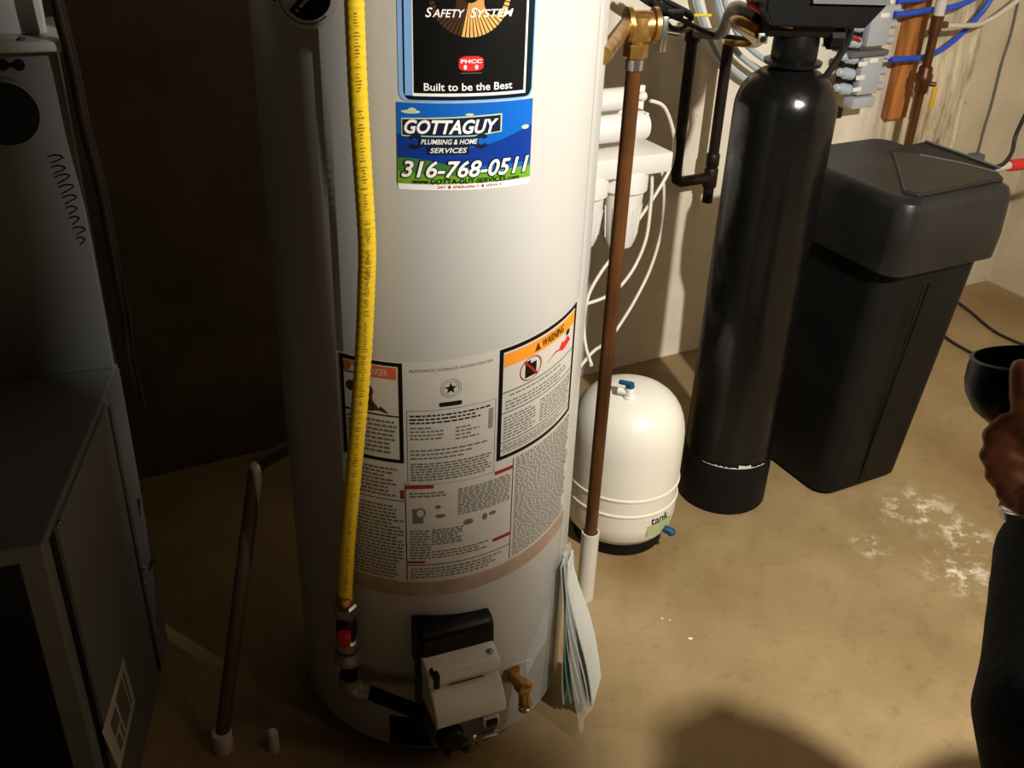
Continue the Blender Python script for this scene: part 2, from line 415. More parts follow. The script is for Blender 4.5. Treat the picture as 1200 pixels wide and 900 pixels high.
decal('sticker_cloud', ell(.158, 1.2395, .006, .003), 'inkpale', T, .0013)
decal('logo_backing', strips(-.0165, .121, 40, lambda u: 1.2325+.004*max(0, (u-.08)/.04), lambda u: 1.2575+.004*(u/.12)), 'inkpale', T, .0014)
decal('logo_shadow', strips(-.0150, .119, 40, lambda u: 1.234+.004*max(0, (u-.08)/.04), lambda u: 1.2558+.004*(u/.12)), 'inknavy', T, .0017)
decal('logo_lettering', txt('GOTTAGUY', -.0125, 1.2362, .1155, 1.2555, .28, .03), 'inkwhite', T, .0024)
wr = [rect(.008, 1.2195, .088, 1.2315)]
for cx, sg in ((.002, -1), (.092, 1)):
    for k in range(9):
        a = (.6+k*(2*PI-1.2)/9); a2 = (.6+(k+1)*(2*PI-1.2)/9); o = 0 if sg > 0 else PI
        f_ = lambda r, q: (cx+r*math.cos(q+o), 1.2255+r*.95*math.sin(q+o))
        wr.append(poly([f_(.0052, a), f_(.0112, a), f_(.0112, a2), f_(.0052, a2)]))
decal('wrench_emblem', join(*wr), 'inknavy', T, .0019, label='dark wrench drawing')
decal('logo_shadow', rect(.018, 1.2085, .075, 1.2195), 'inknavy', T, .0019)
decal('logo_lettering', txt('PLUMBING & HOME', .0095, 1.2222, .0865, 1.2292, .25, .012), 'inkwhite', T, .0024)
decal('logo_lettering', txt('SERVICES', .0215, 1.2105, .072, 1.2175, .25, .012), 'inkwhite', T, .0024)
decal('phone_outline', txt('316-768-0511', -.0195, 1.1735, .1670, 1.2015, .25, .06), 'ink', T, .0022)
decal('phone_lettering', txt('316-768-0511', -.0175, 1.1755, .1650, 1.1995, .25, .02), 'inkwhite', T, .0027)
decal('web_lettering', txt('www.GOTTA-GUY-SERVICES.com', -.003, 1.1670, .150, 1.1740, 0, .012), 'ink', T, .0024)
decal('strip_lettering', join(txt('24/7', .032, 1.1602, .043, 1.1638), txt('EMERGENCY', .054, 1.1602, .091, 1.1638), txt('SERVICE', .100, 1.1602, .124, 1.1638),
      ell(.0485, 1.162, .0018, .0022, 8), ell(.0955, 1.162, .0018, .0022, 8)), 'inkred', T, .0012)
# round badge, upper left
Q = decal('round_sticker', join(ell(-.158, 1.405, .061, .048, 40), ell(-.224, 1.402, .022, .022, 20)), 'label', HT, .0006, label='round white sticker with blue and black fields')
decal('sticker_field', strips(-.186, -.108, 24, lambda u: 1.405-.036*math.sqrt(max(0, 1-((u+.154)/.046)**2)), lambda u: max(1.405-.036*math.sqrt(max(0, 1-((u+.154)/.046)**2)), min(1.42, 1.376+(u+.186)*.8))), 'ink', Q, .001)
decal('sticker_drop', ell(-.216, 1.41, .017, .026, 20), 'inkdblue', Q, .001)
bars = [rect(-.170+k*.007+j*.010, 1.378+j*.008+k*.006, -.164+k*.007+j*.010, 1.381+j*.008+k*.006) for k in range(4) for j in range(3)]
decal('sticker_fine_print', join(*bars), 'label', Q, .0014)
rb = [poly([(-.158+.054*math.cos(a), 1.405+.0425*math.sin(a)), (-.158+.054*math.cos(a+.06), 1.405+.0425*math.sin(a+.06)), (-.158+.051*math.cos(a+.06), 1.405+.040*math.sin(a+.06)), (-.158+.051*math.cos(a), 1.405+.040*math.sin(a))]) for a in [PI*1.15+k*.1 for k in range(20)]]
decal('sticker_rim_print', join(*rb), 'ink', Q, .0012)

# big rating label
def dz(u): return 0 if u < -.03 else .06*(u+.03)+.2*(u+.03)**2
def LB(x, y):
    s, z, _ = heat(x, y); return s, z-dz(s)
LAB = decal('rating_label', strips(-.134, .322, 80, lambda u: .450, lambda u: .884), 'label', HT, .0006, dz, label='large white warning and rating label wrapped round the front')
decal('label_film', strips(-.124, .322, 80, lambda u: .418, lambda u: .450), 'labelbrown', LAB, .0008, dz, label='tan film strip under the label')
def frame(u0, v0, u1, v1, t): return join(rect(u0, v0, u1, v0+t), rect(u0, v1-t, u1, v1), rect(u0, v0, u0+t, v1), rect(u1-t, v0, u1, v1))
def fine(u0, v0, u1, v1, lh, fill=.5, rag=.25):
    out = []; z = v1-lh
    while z > v0:
        u = u0; end = u1-random.random()*rag*(u1-u0)
        while u < end:
            l = random.uniform(.004, .011); out.append(rect(u, z, min(u+l, u1), z+lh*fill, 1)); u += l+.0022
        z -= lh
    return join(*out)
def dl(name, shape, m, off=.0010, label=None, kind=None): return decal(name, shape, m, LAB, off, dz, label, kind)
dl('label_frame', frame(-.1275, .698, -.0225, .8815, .0065), 'ink')
dl('label_header', rect(-.119, .852, -.032, .8725), 'inkdanger', label='orange red danger header')
dl('label_lettering', txt('DANGER', -.085, .856, -.045, .868, 0, .01), 'label', .0016)
dl('label_lettering', poly([(-.112, .855), (-.096, .855), (-.104, .869)]), 'label', .0016)
dl('label_picture', ell(-.108, .829, .009, .009, 12), 'inkbrown')
dl('label_picture', join(ell(-.078, .826, .008, .010, 12), rect(-.082, .795, -.072, .82), poly([(-.08, .79), (-.045, .789), (-.058, .801), (-.062, .797), (-.075, .813)])), 'inkbrown')
dl('label_line', rect(-.121, .784, -.029, .7865), 'ink')
dl('label_fine_print', fine(-.117, .71, -.033, .78, .0082), 'inkgrey', kind='stuff')
# centre panel
a = LB(478, 434); b = LB(577, 422)
dl('label_lettering', txt('AUTOMATIC STORAGE WATER HEATER', -.012, .8655, .118, .8705), 'inkgrey')
ring = [poly([(.052+r1*math.cos(q), .833+r1*math.sin(q)), (.052+r2*math.cos(q), .833+r2*math.sin(q)), (.052+r2*math.cos(q+.22), .833+r2*math.sin(q+.22)), (.052+r1*math.cos(q+.22), .833+r1*math.sin(q+.22))]) for r1, r2 in ((.0158, .0164), (.0122, .0128)) for q in [k*2*PI/28 for k in range(28)]]
star = []
for k in range(5):
    q = PI/2+k*2*PI/5
    star.append(poly([(.052, .833), (.052+.0042*math.cos(q-.628), .833+.0042*math.sin(q-.628)), (.052+.0108*math.cos(q), .833+.0108*math.sin(q)), (.052+.0042*math.cos(q+.628), .833+.0042*math.sin(q+.628))]))
dl('label_star', join(*(ring+star)), 'ink', label='black star in a ring')
dl('label_pill', rrect(.034, .8015, .070, .8095, .003), 'ink')
dl('label_panel_edge', frame(-.017, .655, .126, .797, .0008), 'inkgrey')
dl('label_fine_print', fine(-.012, .772, .118, .792, .0065, .45), 'ink', kind='stuff')
dl('label_fine_print', join(fine(-.012, .738, .05, .77, .0068, .42, .5), fine(.06, .734, .098, .765, .0068, .42, .4), fine(-.012, .705, .118, .728, .0075, .4, .4)), 'inkgrey', kind='stuff')
dl('label_fine_print', fine(-.012, .66, .12, .70, .0052, .55, .1), 'inkgrey', kind='stuff')
dl('label_barcode', join(*[rect(.1135, .745+k*.0034, .1215, .7468+k*.0034) for k in range(11)]), 'ink')
# right warning box
dl('label_frame', frame(.130, .674, .310, .881, .0070), 'ink')
dl('label_header', rect(.1385, .8475, .302, .8705), 'inkorange', label='orange warning header')
dl('label_lettering', txt('WARNING', .212, .852, .266, .867, 0, .02), 'inkbrown', .0016)
dl('label_lettering', poly([(.196, .852), (.209, .852), (.2025, .866)]), 'inkbrown', .0016)
can = (.190, .826)
rg = [poly([(can[0]+r1*math.cos(q), can[1]+r1*.95*math.sin(q)), (can[0]+r2*math.cos(q), can[1]+r2*.95*math.sin(q)), (can[0]+r2*math.cos(q+.22), can[1]+r2*.95*math.sin(q+.22)), (can[0]+r1*math.cos(q+.22), can[1]+r1*.95*math.sin(q+.22))]) for r1, r2 in ((.0205, .0222),) for q in [k*2*PI/28 for k in range(28)]]
dl('label_picture', poly([(.1785, .811), (.2015, .811), (.2015, .835), (.189, .835), (.189, .841), (.1785, .841)]), 'ink')
dl('label_picture', join(*rg, poly([(.175, .841), (.178, .8435), (.205, .812), (.202, .8095)])), 'inkred', .0016, label='red prohibition ring')
dl('label_picture', poly([(.226, .816), (.272, .817), (.292, .823), (.281, .837), (.272, .831), (.264, .834), (.257, .825), (.247, .827)]), 'inkbadge', label='red flame drawing')
dl('label_picture', join(ell(.281, .843, .006, .005, 10)), 'ink', .0012)
for zz in (.800, .762, .706, .691): dl('label_line', rect(.137, zz, .303, zz+.0016), 'ink')
dl('label_fine_print', join(fine(.15, .790, .285, .797, .0055), fine(.143, .766, .30, .787, .0062, .45)), 'inkgrey', kind='stuff')
dl('label_fine_print', join(fine(.141, .712, .205, .757, .0056, .5), fine(.215, .712, .30, .757, .0056, .5, .1), fine(.141, .694, .30, .704, .0045, .5), fine(.141, .683, .30, .69, .0042, .5)), 'inkgrey', kind='stuff')
# lower panels
dl('label_line', join(rect(-.022, .455, -.0205, .658), rect(.162, .455, .1635, .668), rect(-.022, .487, .1635, .4885), rect(-.124, .622, -.022, .6232)), 'ink')
for q in ((-.020, .6475, .025, .6545), (.128, .6475, .1615, .6545), (-.020, .4915, .01, .4965), (.128, .508, .1615, .515), (-.03, .627, -.0235, .645)): dl('label_header', rect(*q), 'inkred', label='short dark red heading')
dl('label_fine_print', join(fine(.03, .648, .122, .6535, .0055, .6), fine(-.015, .625, .045, .643, .0062), fine(.065, .585, .158, .642, .0046, .6, .05), fine(-.015, .50, .02, .565, .0058), fine(.022, .525, .075, .565, .005, .6), fine(.022, .498, .12, .52, .006), fine(-.015, .458, .155, .484, .0062)), 'inkgrey', kind='stuff')
dl('label_fine_print', join(fine(-.118, .63, -.034, .690, .0075), fine(-.118, .455, -.026, .615, .0072)), 'inkgrey', kind='stuff')
dl('label_fine_print', fine(.168, .456, .315, .668, .0048, .6, .12), 'inkgrey', kind='stuff')
gp = []
for k in range(16):
    q = k*2*PI/16; gp.append(poly([(.003+.006*math.cos(q), .598+.008*math.sin(q)), (.003+.009*math.cos(q), .598+.011*math.sin(q)), (.003+.009*math.cos(q+.4), .598+.011*math.sin(q+.4)), (.003+.006*math.cos(q+.4), .598+.008*math.sin(q+.4))]))
dl('label_picture', join(*gp, rect(-.01, .577, -.003, .607), rect(-.004, .577, .008, .588)), 'inkgrey')
for q in ((.032, .609, .005, .004), (.036, .59, .009, .004), (.083, .568, .009, .006), (.112, .57, .005, .007), (.126, .572, .007, .004)): dl('label_picture', ell(*q, 10), 'inkgrey')

# gas control valve
va = .058/HR
vs_ = hp(.058, 0); va += math.radians(11); vo = Vector((math.sin(va), -math.cos(va), 0)); vt = Vector((math.cos(va), math.sin(va), 0))
vb = Vector((HC.x, HC.y, 0))
def V(t, o, z): return vs_+vt*(t-.004)+vo*o+Vector((0, 0, z))
def vprism(prof, t0, t1, name, m, parent, bev=.003, label=None):
    b = MB(); b.prism([V(0, o, z) for o, z in prof], vt*t0, vt*t1); return b.build(name, m, parent, label=label, bev=bev)
VB = vprism([(-.03, .15), (.085, .15), (.095, .19), (.095, .235), (.06, .25), (-.03, .26)], -.062, .062, 'control_valve', 'valvedark', HT, label='grey plastic gas control block')
vprism([(.030, .328), (.070, .318), (.078, .308), (.078, .296), (.070, .285), (.030, .285)], -.066, .068, 'control_cover', 'valvegrey', VB, .004)
vprism([(.030, .285), (.070, .285), (.086, .278), (.112, .252), (.116, .235), (.112, .226), (.030, .226)], -.064, .066, 'control_faceplate', 'valvegrey', VB, .003)
b = MB(); b.box(V(-.052, .075, .306), (.011, .016, .032), va, .003); b.box(V(-.058, .07, .322), (.006, .012, .012), va, .002); b.build('cover_latch', 'ink', VB)
b = MB(); b.lathe([(.006, 0), (.006, .006), (.003, .008)], V(.055, .058, .318), 12); b.build('cover_screw', 'chrome', VB)
vs, fs = txt('thermostat', 0, 0, 1, 1)
b = MB(); b.tube([V(-.03, .0795, .291), V(.035, .0795, .291)], .0012, 6); b.build('embossed_strip', 'ink', VB)
vprism([(-.035, .27), (.03, .27), (.04, .30), (.036, .36), (.02, .375), (-.035, .375)], -.066, .072, 'sensor_housing', 'ink', VB, .008)
b = MB(); b.box(V(.042, .1, .20), (.030, .012, .022), va, .002); b.build('wire_socket', 'valvegrey', VB)
b = MB(); b.box(V(.042, .108, .20), (.022, .006, .014), va, .002); b.build('wire_plug', 'ink', VB)
b = MB(); b.box(V(.040, .102, .166), (.03, .014, .007), va, .002); b.build('socket_clip', 'chrome', VB)
b = MB(); b.lathe([(.026, 0), (.026, .02), (.022, .026)], V(-.035, .09, .185), 24, vo); b.build('gas_knob', 'ink', VB)
for t, r, zz, mm in ((.018, .007, .03, 'galv'), (.032, .0045, .05, 'chrome'), (-.018, .005, .03, 'galv')):
    b = MB(); b.tube([V(t, .06, .17), V(t, .066, .13), V(t+.004, .06, .09), V(t+.004, .03, zz+.02), V(t+.006, .005, zz)], r, 10, smooth=5); b.build('burner_tube', mm, VB)
for t in (.021, .035): 
    b = MB(); b.lathe([(.011, 0), (.011, .016), (.007, .02)], V(t, .063, .115), 6, (0, 0, 1)); b.build('tube_nut', 'chrome', VB)
b = MB(); b.add([hp(-.06, .045, .004), hp(.14, .045, .004), hp(.14, .115, .004), hp(-.06, .115, .004)]+[hp(-.06, .045, 0), hp(.14, .045, 0), hp(.14, .115, 0), hp(-.06, .115, 0)], [])
dd = MB(); vv, ff = rect(-.06, .045, .14, .115); n0 = len(vv)
dd.add([hp(u, v, .006) for u, v in vv]+[hp(u, v, .0) for u, v in vv], ff+[tuple(i+n0 for i in reversed(f)) for f in ff]+[(0, 1, n0+1, n0), (n0-2, n0-1, 2*n0-1, 2*n0-2)]+[(2*i, 2*i+2, n0+2*i+2, n0+2*i) for i in range(n0//2-1)]+[(2*i+1, 2*i+3, n0+2*i+3, n0+2*i+1) for i in range(n0//2-1)])
dd.build('burner_door', 'ink', HT)
# brass drain valve
da = .178/HR; do = Vector((math.sin(da), -math.cos(da), 0)); db = hp(.178, .185, 0)
DV = MB().lathe([(.02, -.004), (.02, .004), (.012, .006), (.012, .03), (.016, .032), (.016, .05), (.010, .054)], db, 20, do).build('drain_valve', 'brass', HT, label='small brass drain tap')
MB().tube([db+do*.04, db+do*.045+Vector((.0, 0, -.02)), db+do*.05+Vector((.0, -.003, -.038))], [.010, .010, .012], 14, smooth=5).build('drain_spout', 'brass', DV)
MB().lathe([(.011, 0), (.014, .002), (.014, .010), (.011, .012)], db+do*.05+Vector((.0, -.003, -.048)), 18).build('spout_ring', 'chrome', DV)
MB().tube([db+do*.012+Vector((-.035, -.012, .02)), db+do*.03+Vector((-.015, 0, .045)), db+do*.025+Vector((.018, .006, .05)), db+do*.012+Vector((.03, .01, .036))], .0022, 8, smooth=6).build('drain_strap', 'pvc', DV)

# manuals in a clear bag on the right flank
pt = hp(.315, .40, .004); pdir = Vector((.25, .97, 0)); pout = Vector((.96, -.2, 0))
DP = thing('manual_pouch', 'bundle of folded manuals in a clear bag hanging on the water heater', 'papers', (pt.x+.05, pt.y, 0))
for i in range(6):
    b = MB(); n = 12; t = .0016+.0006*(i % 2); fl = .036+.0075*i; vs = []
    zt = .385-.006*abs(i-2); zb_ = .03+.006*(i % 3)
    for k in range(n+1):
        q = k/n; o = .004+i*.0035+fl*(q**1.15)+.006*math.sin(q*5+i*.9); z = zt+(zb_-zt)*q
        for dq, e in ((0, 0), (0, 1), (1, 1), (1, 0)):
            ww = .085*(.55+.45*min(1, q*2.2))
            vs.append(pt.xy.to_3d()+pout*(o+dq*t)+pdir*((e-.35)*ww)+Vector((0, 0, z)))
    fs = [(0, 1, 2, 3), tuple(4*n+k for k in (3, 2, 1, 0))]
    for k in range(n):
        for j in range(4): fs.append((4*k+j, 4*k+(j+1) % 4, 4*k+4+(j+1) % 4, 4*k+4+j))
    b.add(vs, fs); b.build('booklet', 'papergreen' if i in (1,) else 'paper', DP, label='greenish booklet' if i == 1 else None)
b = MB(); n = 14
vs = []; fs = []
for k in range(n+1):
    q = k/n
    for j in range(9):
        e = j/8; o = -.002+.082*(q**1.1)*(1-abs(e-.5)*.2)+.012*math.sin(j*1.7+k*.5)*.4
        p = pt.xy.to_3d()+pout*(o+.012)+pdir*((e-.62)*.15*(.35+.65*q))+Vector((0, 0, .41-.385*q)); vs.append(p)
for k in range(n):
    for j in range(8): fs.append((k*9+j, k*9+j+1, k*9+10+j, k*9+9+j))
b.add(vs, fs); b.build('clear_bag', 'film', DP, label='clear plastic bag')
b = MB(); vv, ff = strips(.215, .318, 14, lambda u: .16+.9*(u-.215), lambda u: .20+1.75*(u-.215))
b.add([hp(u, v, .003+.004*math.sin(u*90)*math.sin(v*50)) for u, v in vv], ff); b.build('clear_bag_flap', 'film', DP, label='clear plastic flap taped to the jacket')

# ================================================================== YELLOW GAS LINE
gpts = [H3(413, -60, .03), H3(415, 0, .03), H3(419, 100, .03), H3(425, 200, .03), H3(430, 285, .03), H3(429, 340, .032), H3(426, 410, .034), H3(420, 490, .036), H3(413, 570, .038), H3(407, 640, .04), H3(404, 700, .042)]
GL = thing('gas_line', 'bright yellow flexible gas line running down the front of the water heater', 'gas pipe', gpts[-1])
gs = spline(gpts, 26); rr = [.0128+.0005*math.sin(i*2.1) for i in range(len(gs))]
MB().tube(gs, rr, 18).build('yellow_hose', 'yellow', GL)
mk = MB()
for i in range(30, len(gs)-8):
    if random.random() < .78:
        t = (gs[i+1]-gs[i-1]).normalized(); view = (CAM-gs[i]); view = (view-t*view.dot(t)).normalized(); sd = t.cross(view)
        for q in ([.0] if random.random() < .5 else [-.1, .16]):
            q += .12+random.uniform(-.06, .06); l = random.uniform(.0015, .0042)
            c = lambda aa, ll: gs[i]+(view*math.cos(aa)+sd*math.sin(aa)*-1)*.0136+t*ll
            mk.add([c(q-.13, -l*.25), c(q+.13, -l*.25), c(q+.13, l*.25), c(q-.13, l*.25)], [(0, 1, 2, 3)])
mk.build('hose_print', 'print', GL, smooth=False, kind='stuff')
ge = gs[-1]; dn = Vector((0, 0, -1))
gx = Vector((0, 0, 0))
MB().lathe([(.0135, 0), (.0165, .002), (.0165, .016), (.014, .02)], ge+dn*.012, 24).build('hose_collar', 'brass', GL)
MB().lathe([(.019, 0), (.021, .003), (.021, .022), (.017, .026)], ge+dn*.04, 6).build('union_nut', 'chrome', GL)
MB().lathe([(.013, 0), (.018, .01), (.019, .03), (.017, .045), (.013, .05)], ge+dn*.095, 20).build('shutoff_valve', 'dcopper', GL)
MB().box(ge+dn*.072+Vector((.0, -.024, 0)), (.022, .014, .03), 0, .004).build('valve_handle', 'red', GL, label='red shutoff handle')
MB().lathe([(.018, 0), (.021, .003), (.021, .02), (.017, .024)], ge+dn*.118, 8).build('union_nut', 'chrome', GL)
MB().lathe([(.016, 0), (.024, .004), (.025, .022), (.02, .03)], ge+dn*.152, 20).build('pipe_union', 'galv', GL)
MB().lathe([(.016, 0), (.016, .04)], ge+dn*.192, 16).build('pipe_nipple', 'ink', GL)
e0 = ge+dn*.192
MB().tube([e0+Vector((0, 0, .004)), e0+Vector((0, 0, -.016)), e0+Vector((.012, -.0, -.03)), e0+Vector((.035, .0, -.034))], .02, 16, smooth=5).build('pipe_elbow', 'galv', GL)
MB().tube([e0+Vector((.03, 0, -.034)), V(-.07, .05, .205+.0)], .0135, 14).build('iron_pipe', 'ink', GL)

# ================================================================== COPPER DISCHARGE PIPE AND SLEEVE
cp = G(684, 706); cx, cy = cp.x+.003, cp.y+.02
def CZ(y, x=735): return AT(x, y, (cx, cy)).z
DC = thing('discharge_pipe', 'brown copper discharge pipe with brass valve right of the water heater', 'pipe', (cx, cy, 0))
zt = AT(733, 78, (cx, cy)).z; ztop = AT(740, 8, (cx, cy)).z
MB().tube([(cx, cy, .11), (cx, cy, zt)], .0142, 20).build('copper_riser', 'copper', DC)
MB().lathe([(.0165, 0), (.0165, .018)], (cx, cy, zt-.004), 20).build('chrome_ferrule', 'chrome', DC)
MB().lathe([(.017, 0), (.022, .004), (.022, .024), (.018, .028)], (cx, cy, zt+.014), 6).build('brass_nut', 'brass', DC)
MB().lathe([(.018, 0), (.026, .006), (.028, .02), (.026, .045), (.018, .05)], (cx, cy, zt+.042), 24).build('brass_body', 'brass', DC)
hx = Vector((math.cos(.2), math.sin(.2), 0))
MB().lathe([(.026, -.03), (.03, -.028), (.03, -.02), (.024, -.018), (.024, .018), (.03, .02), (.03, .028), (.026, .03)], Vector((cx+.006, cy, zt+.072)), 28, hx).build('brass_tee', 'brass', DC)
MB().tube([Vector((cx-.02, cy-.01, zt+.075)), hp(.36, zt+.075, .0)], .013, 14).build('relief_nipple', 'brass', DC)
MB().box(Vector((cx+.048, cy+.012, zt+.055)), (.012, .004, .06), .2, .0015).build('release_lever', 'chrome', DC)
MB().tube([Vector((cx+.03, cy+.01, zt+.062)), Vector((cx+.075, cy+.02, zt+.055))], .0035, 8).build('lever_pin', 'dcopper', DC)
SL = MB()
ztp = AT(684, 622, (cx, cy)).z
SL.lathe([(.0168, .002), (.0168, ztp), (.0205, ztp), (.0205, 0), (.0168, .002)], (cx, cy, 0), 28, cap=False)
tag(SL.build('drain_sleeve', 'pvc'), 'short white plastic sleeve round the foot of the copper pipe on the floor', 'pipe')

# ================================================================== WHITE PRESSURE TANK
tc = Vector((.289, 2.104, 0)); tr = .140
PT = thing('pressure_tank', 'squat white pressure tank with blue valve lever standing on the floor behind the water heater', 'tank', tc)
prof = [(.055, .035), (.095, .03), (.118, .038), (.134, .06), (tr, .095), (tr, .280)]
for k in range(1, 13):
    a = k/12*PI/2; ex_ = 2.7; prof.append((max(.004, tr*max(0, 1-math.sin(a)**ex_)**(1/ex_)), .280+.150*math.sin(a)))
MB().lathe(prof, tc, 72).build('tank_shell', 'white', PT)
for zz in (.186, .140): MB().lathe([(tr-.002, -.005), (tr+.0022, -.003), (tr+.003, 0), (tr+.0022, .003), (tr-.002, .005)], tc+Vector((0, 0, zz)), 72, cap=False).build('tank_ring', 'white', PT)
MB().lathe([(.112, 0), (.115, .004), (.108, .036), (.10, .036)], tc, 48).build('tank_stand', 'black', PT)
va_ = tc+Vector((-.012, -.05, .417))
MB().lathe([(.013, 0), (.013, .012), (.011, .014), (.011, .034), (.008, .036)], va_, 20).build('valve_body', 'plastic', PT)
MB().tube([va_+Vector((-.004, 0, .022)), va_+Vector((-.026, .008, .022))], .0085, 14).build('valve_port', 'plastic', PT)
b = MB(); b.lathe([(.010, 0), (.011, .004), (.009, .012)], va_+Vector((.0, 0, .035)), 18); b.box(va_+Vector((-.010, .003, .045)), (.034, .013, .009), -.35, .003); b.build('valve_lever', 'dblue', PT)
# tank label on right front + small blue valve low
def tp(a, z, o=0): return tc+Vector(((tr+o)*math.sin(a), -(tr+o)*math.cos(a), z))
lb = MB(); n = 10
for k in range(n):
    a, a2 = .42+k*.06, .48+k*.06
    lb.add([tp(a, .078, .0012), tp(a2, .078, .0012), tp(a2, .108, .0012), tp(a, .108, .0012)], [(0, 1, 2, 3)])
lb.build('tank_label', 'greenlabel', PT)
vs, fs = txt('tank', 0, 0, 1, 1, 0, .01); lb = MB(); lb.add([tp(.48+.42*u, .108+.024*v, .0012) for u, v in vs], fs); lb.build('tank_lettering', 'ink', PT, smooth=False)
p = tp(.86, .075, 0); q = Vector((math.sin(.86), -math.cos(.86), 0))
b = MB(); b.lathe([(.010, 0), (.010, .012), (.007, .016), (.012, .018), (.008, .028)], p, 14, q); b.build('air_valve', 'dblue', PT, label='small blue cap low on the tank')
b = MB(); y0 = tp(-.62, .14, .004); b.add([y0, y0+Vector((.028, -.004, -.004)), y0+Vector((.034, -.008, -.062)), y0+Vector((.016, -.008, -.066))], [(0, 1, 2, 3)]); o = b.build('yellow_tag', 'tag', PT, smooth=False); o.modifiers.new('s', 'SOLIDIFY').thickness = .001

# ================================================================== WALL WATER FILTER
def WP(u, off, z): return W0+WX*u+WN*off+Vector((0, 0, z))
def WU(x, y, off): p = W(x, y, off); return (p-W0).dot(WX), p.z
fo = .42
FU = thing('water_filter', 'white wall mounted water filter with canisters under a bracket, behind the copper pipe', 'water filter', WP(WU(740, 180, 0)[0], 0, WU(740, 180, 0)[1]))
uR, zP = WU(774, 176, fo); uR -= .0
b = MB(); b.box(WP(uR-.19, fo-.01, zP-.014), (.38, .13, .05), WA, .004); b.build('filter_bracket', 'plastic', FU)
b = MB(); b.box(WP(uR-.19, fo-.08, zP+.06), (.36, .008, .17), WA, .002); b.build('bracket_backplate', 'plastic', FU)
for q in (.10, .28): b = MB(); b.box(WP(uR-q, (fo-.08)/2, zP+.05), (.03, fo-.08, .04), WA, .002); b.build('bracket_arm', 'wood', FU)
for i, (px) in enumerate((733, 686, 640)):
    u, _ = WU(px, 195, fo); zb_ = WU(px, 284, fo)[1]
    MB().lathe([(.058, 0), (.060, -.005), (.060, -.05), (.054, -.055)], WP(u, fo, zP-.034), 36).build('filter_collar', 'plastic', FU)
    MB().lathe([(.052, 0), (.050, -.05), (.043, zb_-zP+.10), (.036, zb_-zP+.08), (.012, zb_-zP+.075)], WP(u, fo, zP-.08), 32).build('filter_canister', 'plastic', FU)
    rb = MB()
    for k in range(12):
        a = k*2*PI/12; c = lambda r, z: WP(u, fo, zP-.085+z)+Vector((r*math.cos(a), r*math.sin(a), 0))
        rb.tube([c(.0505, -.04), c(.0435, zb_-zP+.11)], .0022, 6)
    rb.build('canister_ribs', 'plastic', FU)
u0, z0 = WU(757, 146, fo); u1 = u0-.30
MB().lathe([(.020, 0), (.034, -.008), (.036, -.03), (.036, -.045), (.033, -.05), (.033, -.33)], WP(u0, fo, z0), 36, WX).build('membrane_housing', 'plastic', FU)
u2, z2 = WU(742, 114, fo)
MB().lathe([(.010, .012), (.020, 0), (.026, -.012), (.026, -.24)], WP(u2, fo, z2), 28, WX).build('inline_filter', 'plastic', FU)
MB().tube([WP(u2, fo, z2), WP(u2+.03, fo, z2)], .008, 14).build('tube_fitting', 'tube', FU)
MB().lathe([(.0105, 0), (.0115, .004), (.0115, .012), (.0105, .016)], WP(u2+.018, fo, z2), 16, WX).build('fitting_collar', 'tube', FU)
MB().tube([WP(u2-.005, fo+.015, z2-.02), WP(u2+.015, fo+.02, z2-.05), WP(u0-.012, fo+.02, z0+.034)], .005, 10, smooth=5).build('jumper_tube', 'tube', FU)
# white tubes from filter to pressure tank
def wtube(px, offs, label):
    P_ = [W(x, y, o) for (x, y), o in zip(px, offs)]
    o = MB().tube(P_, .0046, 10, smooth=7).build('plastic_tube', 'tube'); tag(o, label, 'tube', 'white tubes hanging from the water filter'); return P_
wtube([(762, 118), (778, 125), (788, 150), (790, 175), (785, 198), (770, 225), (750, 255), (735, 275), (721, 297), (705, 318), (690, 345), (684, 375), (686, 405), (693, 428)], [.42, .42, .41, .41, .42, .43, .43, .44, .46, .48, .52, .58, .64, .7], 'white tube that loops widest to the right off the top fitting')
wtube([(762, 186), (764, 210), (762, 245), (757, 280), (745, 310), (730, 332), (715, 345), (700, 352), (684, 357)], [.44, .44, .44, .45, .46, .48, .5, .5, .5], 'middle white tube hanging straight under the filter bracket')
wtube([(771, 184), (777, 210), (778, 240), (774, 275), (762, 315), (745, 350), (728, 378), (712, 400), (695, 412), (678, 432)], [.40, .40, .41, .41, .42, .44, .47, .5, .54, .58], 'lowest hanging white tube, curving left above the pressure tank')

# ================================================================== BLACK PIPES AND BYPASS
BP = thing('softener_pipe', 'dark copper U shaped pipe run on the wall left of the softener tank', 'pipe', W(832, 300, .08))
A0, A1 = W(812, 42, .08), W(791, 214, .08); B0, B1 = W(850, 52, .08), W(832, 236, .08)
zl = (A1.z)
a1 = WP((A1-W0).dot(WX), .08, zl); uA = (A0-W0).dot(WX)*.5+(A1-W0).dot(WX)*.5; uB = ((B0-W0).dot(WX)+(B1-W0).dot(WX))/2
MB().tube([WP(uA, .08, A0.z), WP(uA, .08, zl+.03), WP(uA+.004, .08, zl+.008), WP(uA+.02, .08, zl), WP(uA+.06, .08, zl), WP(uB, .08, zl)], .0165, 16).build('pipe_loop', 'dcopper', BP)
MB().tube([WP(uB, .08, B0.z), WP(uB, .08, B1.z)], .0165, 16).build('pipe_drop', 'dcopper', BP)
MB().lathe([(.02, -.03), (.022, -.026), (.022, .026), (.02, .03)], WP(uB, .08, zl), 18).build('pipe_tee', 'dcopper', BP)
MB().lathe([(.019, -.02), (.021, -.016), (.021, .016), (.019, .02)], WP(uB, .08, zl+.055), 18).build('pipe_coupling', 'dcopper', BP)
MB().tube([WP(uA, .08, A0.z), WP(uA, .08, A0.z+.012), WP(uA-.02, .08, A0.z+.02), WP(uA-.12, .08, A0.z+.022)], .011, 14).build('branch_pipe', 'galv', BP)
